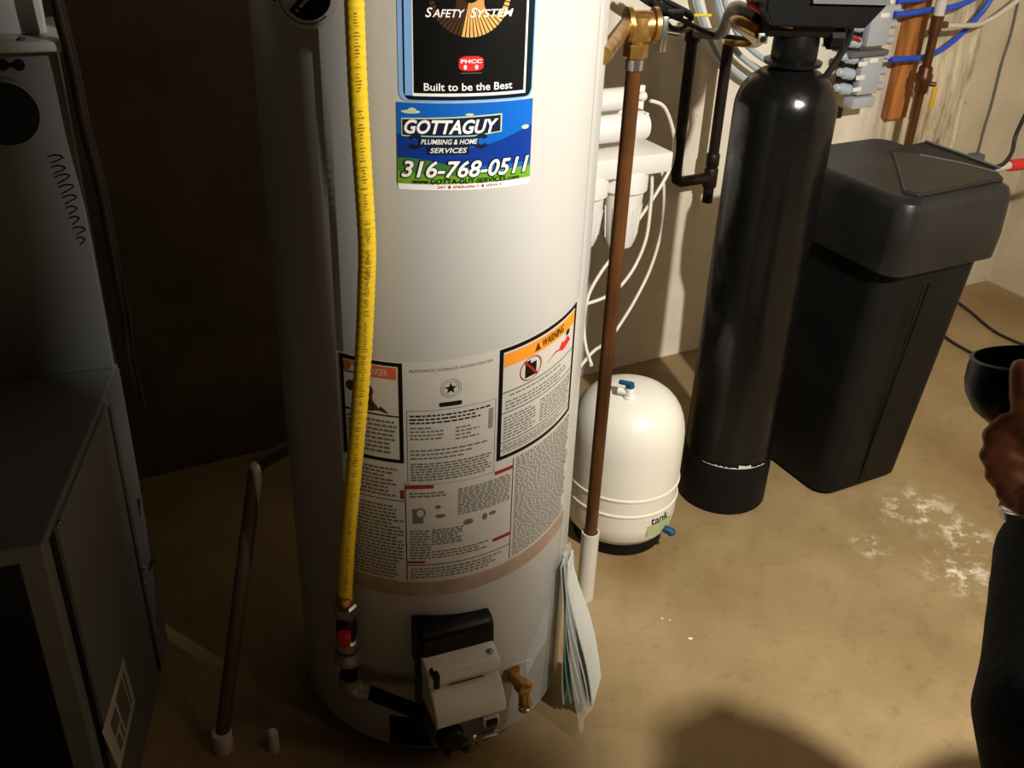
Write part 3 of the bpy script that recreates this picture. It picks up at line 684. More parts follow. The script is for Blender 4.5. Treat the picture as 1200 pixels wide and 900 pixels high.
MB().lathe([(.022, -.016), (.022, .016)], WP(uA, .08, A0.z+.002), 16).build('pipe_tee', 'dcopper', BP)
# softener tank
RC = Vector((.590, 2.295, 0)); RR = .116
WS = thing('water_softener', 'tall glossy black softener tank with control head on top', 'water softener', RC)
rt = 1.158
prof = [(RR-.012, .0), (RR+.002, .006), (RR+.002, .150), (RR, .153), (RR-.0015, .154), (RR-.0015, rt-.11)]
MB().lathe(prof[:4], RC, 64).build('tank_foot', 'black_soft', WS)
prof = [(RR-.0015, .15), (RR-.0015, rt-.105)]
for k in range(1, 13):
    a = k/12*PI/2; prof.append(((RR-.0015)*math.cos(a)**.85*(1)+.0, rt-.105+.100*math.sin(a)))
prof = [p for p in prof if p[0] > .042]+[(.042, rt)]
MB().lathe(prof, RC, 72).build('tank_vessel', 'resin', WS)
# torn pale tape edge
tb = MB()
for k in range(26):
    a = -.75+k*.058; h = .0015+.0035*random.random()+(.008 if 13 < k < 19 else 0); a2 = a+.058
    h2 = h*random.uniform(.6, 1.1); f_ = lambda q, z: RC+Vector(((RR+.0028)*math.sin(q), -(RR+.0028)*math.cos(q), z))
    tb.add([f_(a, .151), f_(a2, .151), f_(a2, .151+h2), f_(a, .151+h)], [(0, 1, 2, 3)])
tb.build('torn_tape', 'paper', WS, label='torn white tape edge')
MB().lathe([(.05, rt-.008), (.062, rt-.004), (.064, rt+.004), (.05, rt+.008)], RC, 36).build('tank_flange', 'black', WS)
MB().lathe([(.046, rt), (.05, rt+.01), (.05, rt+.045), (.046, rt+.075)], RC, 32).build('tank_neck', 'black', WS)
hy = math.radians(6); hX = Vector((math.cos(hy), math.sin(hy), 0)); hN = Vector((math.sin(hy), -math.cos(hy), 0))
def HP(u, o, z): return RC+hX*u+hN*o+Vector((0, 0, z))
b = MB(); b.box(HP(-.01, 0, rt+.095), (.15, .10, .07), hy, .008); b.build('valve_block', 'black', WS)
b = MB(); b.lathe([(.022, 0), (.026, .003), (.026, .03), (.02, .034)], HP(.055, .03, rt+.060), 8, hX); b.build('drain_nut', 'black', WS)
zb_ = 1.245
hd = MB(); pr = [HP(-.085, .08, zb_), HP(.115, .08, zb_), HP(.155, .08, zb_+.05), HP(.155, .08, zb_+.12), HP(-.105, .08, zb_+.12), HP(-.105, .08, zb_+.028)]
hd.prism(pr, (0, 0, 0), -hN*.15); hd.build('control_head', 'black', WS, smooth=False, bev=.004)
b = MB(); pr = [HP(-.012, .08, zb_+.050), HP(-.012, .094, zb_+.050), HP(-.012, .081, zb_+.068), HP(-.012, .080, zb_+.068)]; b.prism(pr, (0, 0, 0), hX*.165); b.build('display_ledge', 'dgrey', WS, smooth=False)
b = MB(); b.box(HP(.072, .082, zb_+.092), (.15, .008, .04), hy, .003); b.build('display_panel', 'ink', WS)
# yoke to the wall pipes
for px, pB, mm in (((885, 40), WP(uA, .08, A0.z), 'galv'), ((892, 54), WP(uB, .08, B0.z), 'brass')):
    s_ = HP(-.085, -.03 if mm == 'galv' else .0, rt+.085 if mm == 'galv' else rt+.062)
    MB().tube([s_, s_+Vector((-.03, .12, 0)), pB+WN*.12+Vector((0, 0, .03)), pB+WN*.02+Vector((0, 0, .012)), pB], .0155, 14, smooth=5).build('yoke_pipe', mm, WS)
b = MB(); b.box(HP(-.088, .035, rt+.055), (.022, .006, .022), hy, .002); b.build('yoke_clip', 'galv', WS)
MB().lathe([(.006, -.004), (.006, .005)], HP(-.088, .038, rt+.055), 12, hN).build('clip_bolt', 'ink', WS)
MB().tube([HP(-.06, .055, rt+.088), HP(-.035, .06, rt+.085)], .006, 8).build('brass_injector', 'brass', WS)
b = MB(); b.tube([HP(-.115, .0, rt+.12), HP(-.085, .02, rt+.10)], [.008, .005], 10); b.build('bypass_handle', 'red', WS, label='red bypass handle')
# drain hose loop right of the neck
MB().tube([HP(.075, .03, rt+.075), HP(.10, .02, rt+.085), HP(.118, .0, rt+.06), HP(.112, -.02, rt+.01), HP(.09, -.04, rt-.05), HP(.07, -.09, rt-.10)], .008, 12, smooth=7).build('drain_hose', 'rubber', WS)
# power cord bundle
CB = thing('power_cord', 'bundled black power cord hanging above the pipes on the wall', 'cord', W(790, 20, .14))
for k, (pp, oo) in enumerate((([(738, -12), (760, 4), (782, 14), (800, 24), (820, 34), (838, 41), (862, 44), (878, 46)], [.14, .14, .14, .15, .16, .18, .22, .28]), ([(748, -12), (768, 2), (790, 10), (808, 20), (806, 27), (798, 34), (788, 33), (780, 24), (774, 12), (770, -5)], [.15]*10),
                              ([(758, -12), (775, -2), (795, 8), (810, 17), (807, 25), (790, 20), (772, 9), (764, -2), (762, -12)], [.16]*9))):
    MB().tube([W(x, y, o) for (x, y), o in zip(pp, oo)], .0062, 10, smooth=6).build('cord_strand', 'rubber', CB)
p0, p1 = W(786, 5, .16), W(794, 26, .15); b = MB(); b.box((p0+p1)/2, (.05, .022, .026), WA-.3, .004); b.build('cord_tie', 'rubber', CB)

# ================================================================== PEX COIL TUBES
for k, (pp, lab) in enumerate((([(813, -20), (816, 0), (823, 22), (833, 48), (845, 68), (868, 90), (895, 105)], 'pale pipe arc nearest the water filter behind the dark pipes'),
                               ([(836, -22), (840, 0), (847, 25), (858, 52), (875, 72), (900, 90)], 'pale pipe arc in the middle of the three on the wall'),
                               ([(846, -20), (849, 0), (856, 22), (868, 45), (885, 62), (905, 75), (925, 85)], 'pale pipe arc closest to the softener tank'))):
    o = MB().tube([W(x, y, .035+.02*k) for x, y in pp], .0085, 12, smooth=6).build('coiled_pipe', 'bpipe'); tag(o, lab, 'pipe', 'pale pipe arcs on the back wall')
o = MB().tube([W(813, 18, .10), W(833, 18, .10)], .004, 8).build('yellow_tie', 'tag'); tag(o, 'thin yellow tie on the pale pipes above the bypass', 'tie')

# ================================================================== BRINE TANK
ba, bb, bc = G(962, 585), G(1056, 556), G(895, 531)
ta, tb_, tc_ = G(1066, 240, .885), G(1189, 212, .885), G(1040, 152, .885)   # near, right, back corners of the lid
BX = (bb-ba).normalized(); 
byaw = math.radians(29); BX = Vector((math.cos(byaw), math.sin(byaw), 0)); BY = Vector((-math.sin(byaw), math.cos(byaw), 0))
b0 = ba; wB = (bb-ba).dot(BX); dB = max(.32, (bc-ba).dot(BY)); t0 = ta; wT = (tb_-ta).dot(BX); dT = (tc_-tb_).dot(BY)
BT = thing('brine_tank', 'large black square brine tank with overhanging lid, right of the softener tank', 'tank', b0+BX*wB/2+BY*dB/2)
def ringpts(o, wx, wy, z, r, n=6):
    out = []
    for (cxs, cys, a0) in ((r, r, PI), (wx-r, r, 1.5*PI), (wx-r, wy-r, 0), (r, wy-r, .5*PI)):
        for k in range(n+1):
            a = a0+PI/2*k/n; out.append(Vector((o.x, o.y, 0))+BX*(cxs+r*math.cos(a))+BY*(cys+r*math.sin(a))+Vector((0, 0, z)))
    return out
def loft(rings, cap0=True, cap1=True):
    b = MB(); n = len(rings[0]); vs = [p for r in rings for p in r]; fs = []
    for i in range(len(rings)-1):
        for k in range(n): fs.append((i*n+k, i*n+(k+1) % n, (i+1)*n+(k+1) % n, (i+1)*n+k))
    if cap0: fs.append(tuple(range(n)))
    if cap1: fs.append(tuple(range((len(rings)-1)*n, len(rings)*n)))
    b.add(vs, fs); return b
def lerp(q, ins=0):
    o = b0*(1-q)+Vector((t0.x, t0.y, 0))*q; return o+(BX+BY)*ins, wB*(1-q)+wT*q-2*ins, dB*(1-q)+dT*q-2*ins
rs = []
for z, ins in ((0, .012), (.012, .0), (.70, .012), (.72, .02)):
    o, wx, wy = lerp(z/.885, ins); rs.append(ringpts(o, wx, wy, z, .05))
loft(rs).build('tank_body', 'black_soft', BT)
o, wx, wy = Vector((t0.x, t0.y, 0)), wT, dT
rs = [ringpts(o+(BX+BY)*i_, wx-2*i_, wy-2*i_, z, .045) for z, i_ in ((.70, .012), (.70, .004), (.76, .0), (.855, .002), (.874, .008), (.884, .022))]
lid = loft(rs, cap1=False)
# lid top with a finger recess: outer ring to centre grid
top = rs[-1]; n = len(top)
ctr = sum(top, Vector())/n
inner = [ctr+(p-ctr)*.96+Vector((0, 0, .002)) for p in top]
lid2 = loft([top, inner]); lid.add(lid2.v, lid2.f); lid.build('tank_lid', 'lid', BT)
# raised hinged lid plate, split by a step, and a dark finger recess
LO = Vector((t0.x, t0.y, 0))
def LP(u, v, z): return LO+BX*u+BY*v+Vector((0, 0, z))
def LQ(pts, z): return [G(x, y, z) for x, y in pts]
rp = MB(); rp.prism(LQ([(1046, 181), (1078, 183), (1168, 203), (1176, 212), (1078, 231), (1058, 227)], .886), (0, 0, -.004), (0, 0, .008)); rp.build('lid_panel', 'lid', BT, smooth=False, bev=.005)
rp = MB(); rp.prism(LQ([(1042, 177), (1085, 166), (1168, 197), (1164, 200), (1080, 181), (1046, 186)], .886), (0, 0, -.003), (0, 0, .0015)); rp.build('finger_recess', 'ink', BT, smooth=False)
rp = MB(); rp.tube(LQ([(1078, 182), (1125, 191), (1168, 202)], .893), .0035, 8); rp.build('recess_lip', 'dgrey', BT)
rp = MB(); rp.tube(LQ([(1085, 165), (1130, 181), (1172, 197)], .891), .003, 8); rp.build('recess_lip', 'dgrey', BT)
b = MB(); e = ba+BX*wB*.45; 
b.tube([e+Vector((-.0, -.003, .03)), LP(wx*.4, .012, .66)], .004, 6); b.build('moulded_rib', 'black_soft', BT)

# ================================================================== PIPE MANIFOLD
mo = .10
MF = thing('pipe_manifold', 'grey plumbing manifold panel with white tabs on the back wall behind the softener', 'manifold', W(1000, 120, 0))
u0, z0 = WU(1016, 112, mo); um, zm = WU(1028, 50, mo); uc = (u0+um)/2
zlo, ztp = WU(1005, 125, mo)[1], WU(1040, -40, mo)[1]; zmid = WU(1026, 62, mo)[1]
pw = .088
b = MB(); b.box(WP(uc, mo-.02, (zmid+ztp)/2+.01), (pw, .04, ztp-zmid-.02), WA, .004); b.build('manifold_panel', 'grey', MF)
zl1 = WU(1010, 113, mo)[1]
b = MB(); b.box(WP(uc, mo-.02, (zmid+zl1)/2-.004), (pw, .04, zmid-zl1-.016), WA, .004); b.build('manifold_panel', 'grey', MF)
b = MB(); b.box(WP(uc-.006, mo-.022, zl1-.022), (pw+.006, .046, .036), WA, .005); b.build('manifold_foot', 'grey', MF)
b = MB(); b.box(WP(uc-.03, mo-.008, zmid), (pw+.07, .036, .018), WA, .004); b.build('manifold_strap', 'dgrey', MF)
b = MB(); b.box(WP(uc-.058, mo-.05, (zl1+ztp)/2), (.018, .06, ztp-zl1), WA, .002); b.build('manifold_rail', 'ink', MF)
for px in ((1011, 75), (1008, 91), (1004, 105), (1024, 71), (1037, 18), (1042, 2)):
    u, z = WU(px[0], px[1], mo); b = MB(); b.box(WP(u, mo+.001, z), (.036, .003, .014), WA, .0008); b.build('white_tab', 'plastic', MF)
zs = [zl1+.02+k*.048 for k in range(9)]
for k, z in enumerate(zs):
    MB().lathe([(.016, -.012), (.016, .008), (.011, .012), (.011, .03), (.014, .032), (.014, .04), (.006, .043)], WP(uc+pw/2, mo-.025, z), 16, WX).build('manifold_port', 'grey', MF)
    MB().lathe([(.018, 0), (.018, .03), (.013, .034), (.013, .055), (.009, .06)], WP(uc-.065, mo-.02, z), 16, -WX+Vector((0, 0, .2))).build('manifold_port', 'bpipe', MF, label='pale blue grey port')
b = MB(); b.box(WP(uc-.088, mo-.045, zl1-.055), (.05, .04, .035), WA, .004); b.build('manifold_bracket', 'dcopper', MF)
o = MB().tube([W(985, 42, .12), W(995, 43, .11), W(1003, 44, .11), W(1008, 48, .10)], .005, 8, smooth=4).build('red_wire', 'red'); tag(o, 'short red pipe end beside the grey manifold', 'wire')

# ================================================================== WOOD BOARD, COPPER RISER, BLUE PIPES
u0, z0 = WU(1053, 139, .038); ut, zt_ = WU(1076, 10, .038)
uw = (u0+ut)/2
b = MB(); b.box(WP(uw+.006, .020, (z0+2.4)/2), (.082, .038, 2.4-z0), WA, .002)
o = b.build('wood_board', 'wood', smooth=False); tag(o, 'orange brown wooden board fixed upright to the back wall', 'board')
cu = (WU(1068, 158, .12)[0]+WU(1098, 20, .12)[0])/2
zv = WU(1083, 92, .12)[1]; zt_ = WU(1098, 18, .12)[1]
CR = thing('copper_riser', 'brown copper riser with yellow handled valve in front of the wooden board', 'pipe', WP(cu, .12, 0))
MB().tube([WP(cu, .12, 0), WP(cu, .12, zt_)], .0145, 16).build('riser_pipe', 'copper', CR)
MB().lathe([(.02, -.045), (.022, -.04), (.022, -.02), (.027, -.012), (.027, .012), (.022, .02), (.022, .034), (.018, .04)], WP(cu, .12, zv), 16).build('riser_valve', 'copper', CR)
b = MB(); b.box(WP(cu+.03, .15, zv-.055), (.016, .006, .075), WA, .002); b.build('valve_handle', 'yhandle', CR, label='yellow valve handle')
MB().tube([WP(cu, .12, zv-.012), WP(cu+.03, .15, zv-.016)], .008, 10).build('valve_stem', 'copper', CR)
MB().lathe([(.017, 0), (.017, .36)], WP(cu, .12, zt_), 16).build('riser_extension', 'pvc', CR, label='white plastic upper length')
zt2 = WU(1093, 30, .12)[1]
MB().tube([WP(cu, .12, zt2), WP(cu+.045, .12, zt2)], .011, 12).build('riser_branch', 'copper', CR)
MB().lathe([(.019, -.03), (.019, .03)], WP(cu, .12, zt2), 16).build('riser_tee', 'copper', CR)
def btube(pp, offs, r, m_, label, nm='blue_pipe', grp='blue pipes from the manifold'):
    o = MB().tube([W(x, y, q) for (x, y), q in zip(pp, offs)], r, 12, smooth=7).build(nm, m_); tag(o, label, 'pipe', grp); return o
btube([(1048, 17), (1060, 16), (1075, 14), (1086, 12), (1100, 11), (1120, 7), (1138, 0), (1155, -12)], [.085]*8, .0095, 'blue', 'blue pipe running level in front of the wooden board and rising off the top right')
btube([(1043, 70), (1060, 69), (1078, 68), (1092, 64), (1108, 55), (1124, 42), (1140, 26), (1155, 8), (1168, -12)], [.082, .082, .08, .07, .05, .04, .045, .05, .06], .0095, 'blue', 'lower blue pipe that crosses the board and sweeps up across the wall')
btube([(1050, 1), (1066, 0), (1082, -2), (1100, -8)], [.085]*4, .0095, 'blue', 'topmost blue pipe, cut by the top edge above the board')
btube([(1104, 30), (1125, 30), (1145, 29), (1162, 22), (1180, 10), (1200, -6), (1210, -16)], [.12, .11, .09, .08, .08, .08, .08], .0085, 'pvc', 'pale grey pipe leaving the copper riser to the right', 'grey_pipe', None)
# wall cable at right, with box
o = MB().tube([W(1196, -10, .012), W(1185, 40, .012), W(1174, 75, .012), W(1163, 120, .012), W(1154, 150, .012), W(1146, 180, .012)], .004, 8, smooth=5).build('wall_cable', 'dgrey'); tag(o, 'thin grey cable running down the back wall at far right', 'cable')
b = MB(); b.box(W(1143, 188, .03), (.05, .04, .05), WA, .004); o = b.build('outlet_box', 'dgrey'); tag(o, 'small grey box at the foot of the wall cable', 'box')
# hose with red end on right wall
hz = [G(1164, 196, .80), G(1185, 195, .80), G(1210, 194, .80)]
pw_ = LP(wx-.02, dT*.55, .80)
h0 = AT(1166, 197, pw_*1.12); h1 = AT(1182, 194, pw_*1.15); h2 = h1+WX*.085-Vector((0, 0, .004))
RH = thing('red_tipped_pipe', 'short pale pipe with red end right of the brine tank lid', 'pipe', h1)
MB().tube([h0, h1], .012, 12).build('pipe_stub', 'pvc', RH)
hd_ = Vector((h2.x-h1.x, h2.y-h1.y, 0)).normalized(); hl = (cor-h1).dot(WX)/max(.2, hd_.dot(WX)); MB().tube([h1, h1+hd_*(hl-.004)], .010, 12).build('pipe_run', 'pvc', RH)
MB().tube([h1, h2], .017, 14).build('red_sleeve', 'red', RH)
o = MB().tube([AT(1220, 100, pw_*1.15), AT(1200, 138, pw_*1.15), AT(1190, 160, pw_*1.15), AT(1186, 178, pw_*1.14), AT(1176, 192, pw_*1.12), AT(1163, 196, pw_*1.1)], .006, 10, smooth=6).build('black_cable', 'rubber'); tag(o, 'black cable dropping behind the right corner of the brine tank lid', 'cable')

# ================================================================== FLOOR CABLES, CHIPS
for pp, lab in (([(1085, 376), (1112, 398), (1132, 410), (1150, 419), (1175, 432), (1215, 452), (1320, 470)], 'thin dark cable on the floor running under the held black cup'),
                ([(1110, 345), (1137, 365), (1152, 378), (1170, 391), (1200, 404), (1230, 412), (1330, 425)], 'thin dark cable on the floor nearest the right wall')):
    o = MB().tube([G(x, y, .006) for x, y in pp], .0055, 8, smooth=6).build('floor_cable', 'rubber'); tag(o, lab, 'cable', 'cables on the floor')
def chip(px, py, r, label):
    p = G(px, py); b = MB(); b.ball((p.x, p.y, r*.35), (r, r*.55, r*.35), 8); tag(b.build('concrete_chip', 'plastic'), label, 'chip', 'white chips on the floor')
chip(809, 749, .006, 'largest white chip on the open floor'); chip(776, 725, .0035, 'left of two tiny white chips on the floor'); chip(785, 727, .003, 'right of two tiny white chips on the floor')

# ================================================================== FURNACE
fz = .70
fA = G(135, 432, fz); fB = G(50, 637, fz)
fl_ = Vector((-math.cos(math.radians(20)), -math.sin(math.radians(20)), 0))
FN = thing('furnace', 'grey sheet metal furnace at the left edge', 'furnace', ((fA+fB)/2+fl_*.3).xy.to_3d())
fb_ = (fA-fB).normalized()
def FP(l, d, z): return fB.xy.to_3d()+fl_*l+fb_*d+Vector((0, 0, z))
dp = (fA-fB).length
b = MB(); b.prism([FP(0, 0, 0), FP(.62, 0, 0), FP(.62, dp+.20, 0), FP(.05, dp+.20, 0), FP(0, dp+.02, 0)], (0, 0, .0), (0, 0, fz)); b.build('lower_cabinet', 'furn', FN, smooth=False, bev=.004)
up_n = .045
zt_ = AT(75, 58, fA).z
b = MB(); b.prism([FP(0, dp, fz), FP(.62, dp, fz), FP(.62, dp+.20, fz), FP(.05, dp+.20, fz)], (0, 0, 0), (0, 0, zt_-fz)); b.build('upper_cabinet', 'furn', FN, smooth=False, bev=.004)
b = MB(); b.prism([FP(-.012, dp-.02, zt_), FP(.62, dp-.02, zt_), FP(.62, dp+.20, zt_), FP(.04, dp+.20, zt_)], (0, 0, 0), (0, 0, .016)); b.build('cabinet_flange', 'furnlit', FN, smooth=False, bev=.004)
b = MB(); b.prism([FP(.02, dp+.04, zt_+.016), FP(.6, dp+.04, zt_+.016), FP(.6, dp+.19, zt_+.016), FP(.06, dp+.19, zt_+.016)], (0, 0, 0), (0, 0, .7)); b.build('supply_plenum', 'furnlit', FN, smooth=False, bev=.004)
# front corner post, dark front panel, side groove
b = MB(); b.prism([FP(.035, -.004, .02), FP(.60, -.004, .02), FP(.60, -.004, fz-.03), FP(.035, -.004, fz-.03)], (0, 0, 0), fb_*.004); b.build('front_opening', 'ink', FN, smooth=False)
def side(d0, d1, z0, z1, m_, nm, t=.003, lab=None):
    n_ = Vector((fb_.y, -fb_.x, 0)); 
    b = MB(); b.prism([FP(0, d0, z0), FP(0, d1, z0), FP(0, d1, z1), FP(0, d0, z1)], n_*.0, n_*t); return b.build(nm, m_, FN, smooth=False, label=lab)
side(.025, .05, .02, fz-.012, 'ink', 'panel_gap', .001)
side(dp*.80, dp*.84, .02, fz-.03, 'ink', 'panel_gap', .001)
side(.055, dp*.79, .02, fz-.012, 'furn', 'side_panel', .004)
side(dp*.85, dp+.01, .02, fz-.004, 'furn', 'side_panel', .004)
def side_pt(px, py):   # point on the right flank
    n_ = Vector((fb_.y, -fb_.x, 0)); d = ray(px, py); p = FP(0, 0, 0)+n_*.004; return CAM+d*((p-CAM).dot(n_)/d.dot(n_)), n_
for px, py in ((69, 612), (167, 666), (168, 684)):
    p, n_ = side_pt(px, py); MB().lathe([(.005, 0), (.005, .003), (.002, .005)], p, 10, n_).build('panel_screw', 'chrome', FN)
q4 = [side_pt(x, y)[0] for x, y in ((144, 770), (158, 822), (140, 905), (119, 858))]
n_ = side_pt(0, 0)[1]
b = MB(); b.add([p+n_*.0008 for p in q4], [(0, 1, 2, 3)]); lb = b.build('rating_sticker', 'label', FN, smooth=False, label='small white sticker with printed boxes')
def qd(a0, b0_, a1, b1): return [q4[0]*(1-u)*(1-v)+q4[1]*u*(1-v)+q4[2]*u*v+q4[3]*(1-u)*v+n_*.0014 for u, v in ((a0, b0_), (a1, b0_), (a1, b1), (a0, b1))]
b = MB()
for r_ in ((.15, .1, .85, .16), (.15, .2, .85, .5), (.2, .56, .5, .8), (.58, .56, .85, .62), (.58, .68, .85, .8)): b.add(qd(*r_), [(0, 1, 2, 3)])
b.build('sticker_print', 'inkgrey', lb, smooth=False)
# upper front: round hole, screw, knockouts
def front_pt(px, py, o_=0.0):
    nn = Vector((fl_.y, -fl_.x, 0)); nn = nn if nn.y < 0 else -nn
    d = ray(px, py); p = FP(0, dp, 0)+nn*o_; return CAM+d*((p-CAM).dot(nn)/d.dot(nn)), nn
c, nn = front_pt(6, 133, .001); MB().lathe([(.052, 0), (.052, .001)], c, 36, nn).build('round_hole', 'ink', FN)
MB().lathe([(.05, 0), (.055, 0), (.055, .004), (.05, .004), (.05, 0)], c, 36, nn, cap=False).build('hole_rim', 'furn', FN)
c, nn = front_pt(25, 48, .001); MB().lathe([(.008, 0), (.008, .004), (.004, .007)], c, 6, nn).build('panel_screw', 'chrome', FN)
for px, r in ((3, .009), (13, .004), (22, .009)):
    c, nn = front_pt(px, 76, .001); MB().lathe([(r, 0), (r, .001)], c, 14, nn).build('knockout_hole', 'ink', FN)
b = MB()
for k in range(9):
    y = 184+k*12; c1, nn = front_pt(56+k*4.2, y, .0012); c2, _ = front_pt(76+k*3+random.uniform(-3, 5), y+random.uniform(-8, 3), .0012); c3, _ = front_pt(60+k*4.2, y+7, .0012)
    b.tube([c1, (c1+c2)/2+Vector((0, 0, .004)), c2, c3], .0012, 5, smooth=3)
b.build('marker_scribble', 'ink', FN)
# cable down the furnace corner
cpt = [AT(62, -20, fA*.985), AT(72, 25, fA*.985), AT(85, 75, fA*.985), AT(100, 150, fA*.985), AT(118, 220, fA*.985), AT(133, 300, fA*.99), AT(146, 370, fA), AT(152, 420, fA), AT(165, 480, fA)]
o = MB().tube(cpt, .010, 12, smooth=6).build('furnace_cable', 'dcopper'); tag(o, 'dark brown cable hanging along the right corner of the furnace', 'cable')
o = MB().tube([AT(162, 585, fA*.985), AT(163, 640, fA*.982), AT(170, 672, fA*.98), AT(180, 655, fA*.985)], .004, 8, smooth=5).build('thin_wire', 'rubber'); tag(o, 'thin black wire looped low on the furnace side', 'wire')

# white pipe behind heater's left side
pl_ = G(258, 893); pl2 = G(318, 893)
PP = thing('condensate_pipe', 'dim white elbowed drain pipe standing between furnace and water heater', 'pipe', pl_)
ppx = Vector((pl_.x, pl_.y+.03, 0)); ztp = AT(290, 545, ppx).z
tpp = AT(300, 548, (-.43, 1.50)); tq = AT(334, 526, (-.40, 1.66)); bp_ = ppx+Vector((0, 0, .04))
MB().tube([bp_, bp_*.5+tpp*.5, bp_*.06+tpp*.94, tpp, tpp*.75+tq*.25+Vector((0, 0, .004)), tq], .014, 14, smooth=4).build('drain_pipe', 'shadepipe', PP)
MB().lathe([(.018, 0), (.019, .002), (.019, .05), (.016, .052)], ppx, 18).build('pipe_cap', 'plastic', PP)
p2 = Vector((pl2.x, pl2.y+.03, 0)); o = MB().lathe([(.010, 0), (.010, .05), (.006, .054)], p2, 14).build('floor_stub', 'plastic'); tag(o, 'short white pipe stub on the floor left of the gas valve', 'pipe')

# ================================================================== CEILING BULB
BL = thing('light_bulb', 'bare lit bulb in a white ceiling holder, above right', 'lamp', (LAMP.x, LAMP.y, 2.43))
MB().lathe([(.055, 0), (.055, -.03), (.03, -.06), (.022, -.09)], (LAMP.x, LAMP.y, 2.43), 24).build('lamp_holder', 'plastic', BL)
MB().lathe([(.012, 2.345), (.016, 2.33), (.03, 2.30), (.032, 2.28), (.024, 2.258), (.006, 2.25)], (LAMP.x, LAMP.y, 0), 24).build('bulb', 'bulb', BL)
# unseen sheet metal box, added beside the bulb to shade the left side
dd2 = Vector((math.sin(math.radians(-57.3)), math.cos(math.radians(-57.3)), 0)); dd1 = Vector((-dd2.y, dd2.x, 0)); e1 = Vector((LAMP.x, LAMP.y, 0))+dd2*.20
AD = thing('light_blocker', 'unseen sheet metal box added under the ceiling to block light left of the bulb', 'light blocker', e1+dd1*.7+Vector((0, 0, 1.9)))
b = MB(); b.prism([e1, e1+dd1*1.5, e1+dd1*1.5+dd2*.3, e1+dd2*.3], (0, 0, 1.92), (0, 0, 2.425)); b.build('blocker_box', 'galv', AD, smooth=False, bev=.004)
def DU(t, z): return e1+dd1*t+Vector((0, 0, z))
b = MB(); b.prism([DU(.25, 2.08), DU(.0, 2.06), DU(-.030, 2.0), DU(-.050, 1.90), DU(.25, 1.90)], -dd2*.002, -dd2*.03); b.build('blocker_lip', 'galv', AD, smooth=False)  # added lip, slanted to carry the shadow edge across the lower heater
for q in (.45, .95, 1.45):
    b = MB(); c0 = e1+dd1*q; b.prism([c0-dd2*.006, c0+dd1*.03-dd2*.006, c0+dd1*.03+dd2*.306, c0+dd2*.306], (0, 0, 1.912), (0, 0, 2.428)); b.build('blocker_band', 'galv', AD, smooth=False)

# ================================================================== PERSON (kneeling, mostly beyond the right edge; hand with cup in view)
PE = thing('person', 'person in a black jacket kneeling at the right edge, holding a black cup', 'person', (.90, .72, 0))
def cap(mb_, a, b, ra, rb, n=14):
    a, b = Vector(a), Vector(b); mb_.tube([a, a*.5+b*.5, b], [ra, (ra+rb)/2, rb], n); mb_.ball(a, ra, n); mb_.ball(b, rb, n)
def remesh(o, vox, sm=6):
    r = o.modifiers.new('remesh', 'REMESH'); r.mode = 'VOXEL'; r.voxel_size = vox; r.use_smooth_shade = True
    s_ = o.modifiers.new('smooth', 'SMOOTH'); s_.factor = .5; s_.iterations = sm
fw = Vector((-.53, .848, 0)); rt_ = Vector((.848, .53, 0)); pc0 = Vector((.945, .73, 0))
def B_(f, r, z): return pc0+fw*f+rt_*r+Vector((0, 0, z))
pel, che, nek, hea = B_(-.04, 0, .50), B_(.01, 0, .93), B_(.03, 0, 1.12), B_(.06, 0, 1.25)
shL, shR = B_(.02, -.18, 1.06), B_(.02, .17, 1.06)
elL, wrL = Vector((.515, .650, .93)), Vector((.535, .820, 1.01))
elR, wrR = B_(-.03, .22, .78), B_(.20, .06, .72)
hpL, hpR = B_(-.04, -.09, .49), B_(-.04, .09, .49)
knL, knR = B_(.26, -.11, .09), B_(.26, .11, .09); anL, anR = B_(-.17, -.10, .07), B_(-.17, .10, .07)
body = MB()
cap(body, pel, che, .12, .13); cap(body, che, nek, .12, .055); cap(body, nek, hea, .052, .055)
cap(body, shL, elL, .05, .042); cap(body, elL, wrL, .042, .028); cap(body, shR, elR, .05, .042); cap(body, elR, wrR, .042, .028); cap(body, che+Vector((0, 0, .06)), shL, .08, .055); cap(body, che+Vector((0, 0, .06)), shR, .08, .055)
cap(body, hpL, knL, .085, .055); cap(body, hpR, knR, .085, .055); cap(body, knL, anL, .052, .036); cap(body, knR, anR, .052, .036)
cap(body, anL, anL-fw*.07+Vector((0, 0, -.03)), .036, .03); cap(body, anR, anR-fw*.07+Vector((0, 0, -.03)), .036, .03)
HM = Matrix((fw, rt_.cross(Vector((0, 0, 0)))+rt_, Vector((0, 0, 1)))).transposed()
body.ball(hea, (.092, .074, .112), 20, HM); cap(body, hea+fw*.05+Vector((0, 0, -.06)), hea+fw*.055+Vector((0, 0, -.09)), .045, .03)
cap(body, hea+fw*.092+Vector((0, 0, .01)), hea+fw*.108+Vector((0, 0, -.018)), .009, .014)          # nose
cap(body, hea+fw*.088-rt_*.018+Vector((0, 0, -.05)), hea+fw*.088+rt_*.018+Vector((0, 0, -.05)), .008, .008)    # lips
cap(body, hea+fw*.085-rt_*.03+Vector((0, 0, .026)), hea+fw*.085+rt_*.03+Vector((0, 0, .026)), .010, .010)      # brow
for e in (-1, 1): body.ball(hea-fw*.005+rt_*(e*.076)+Vector((0, 0, -.005)), (.02, .010, .03), 10, HM)
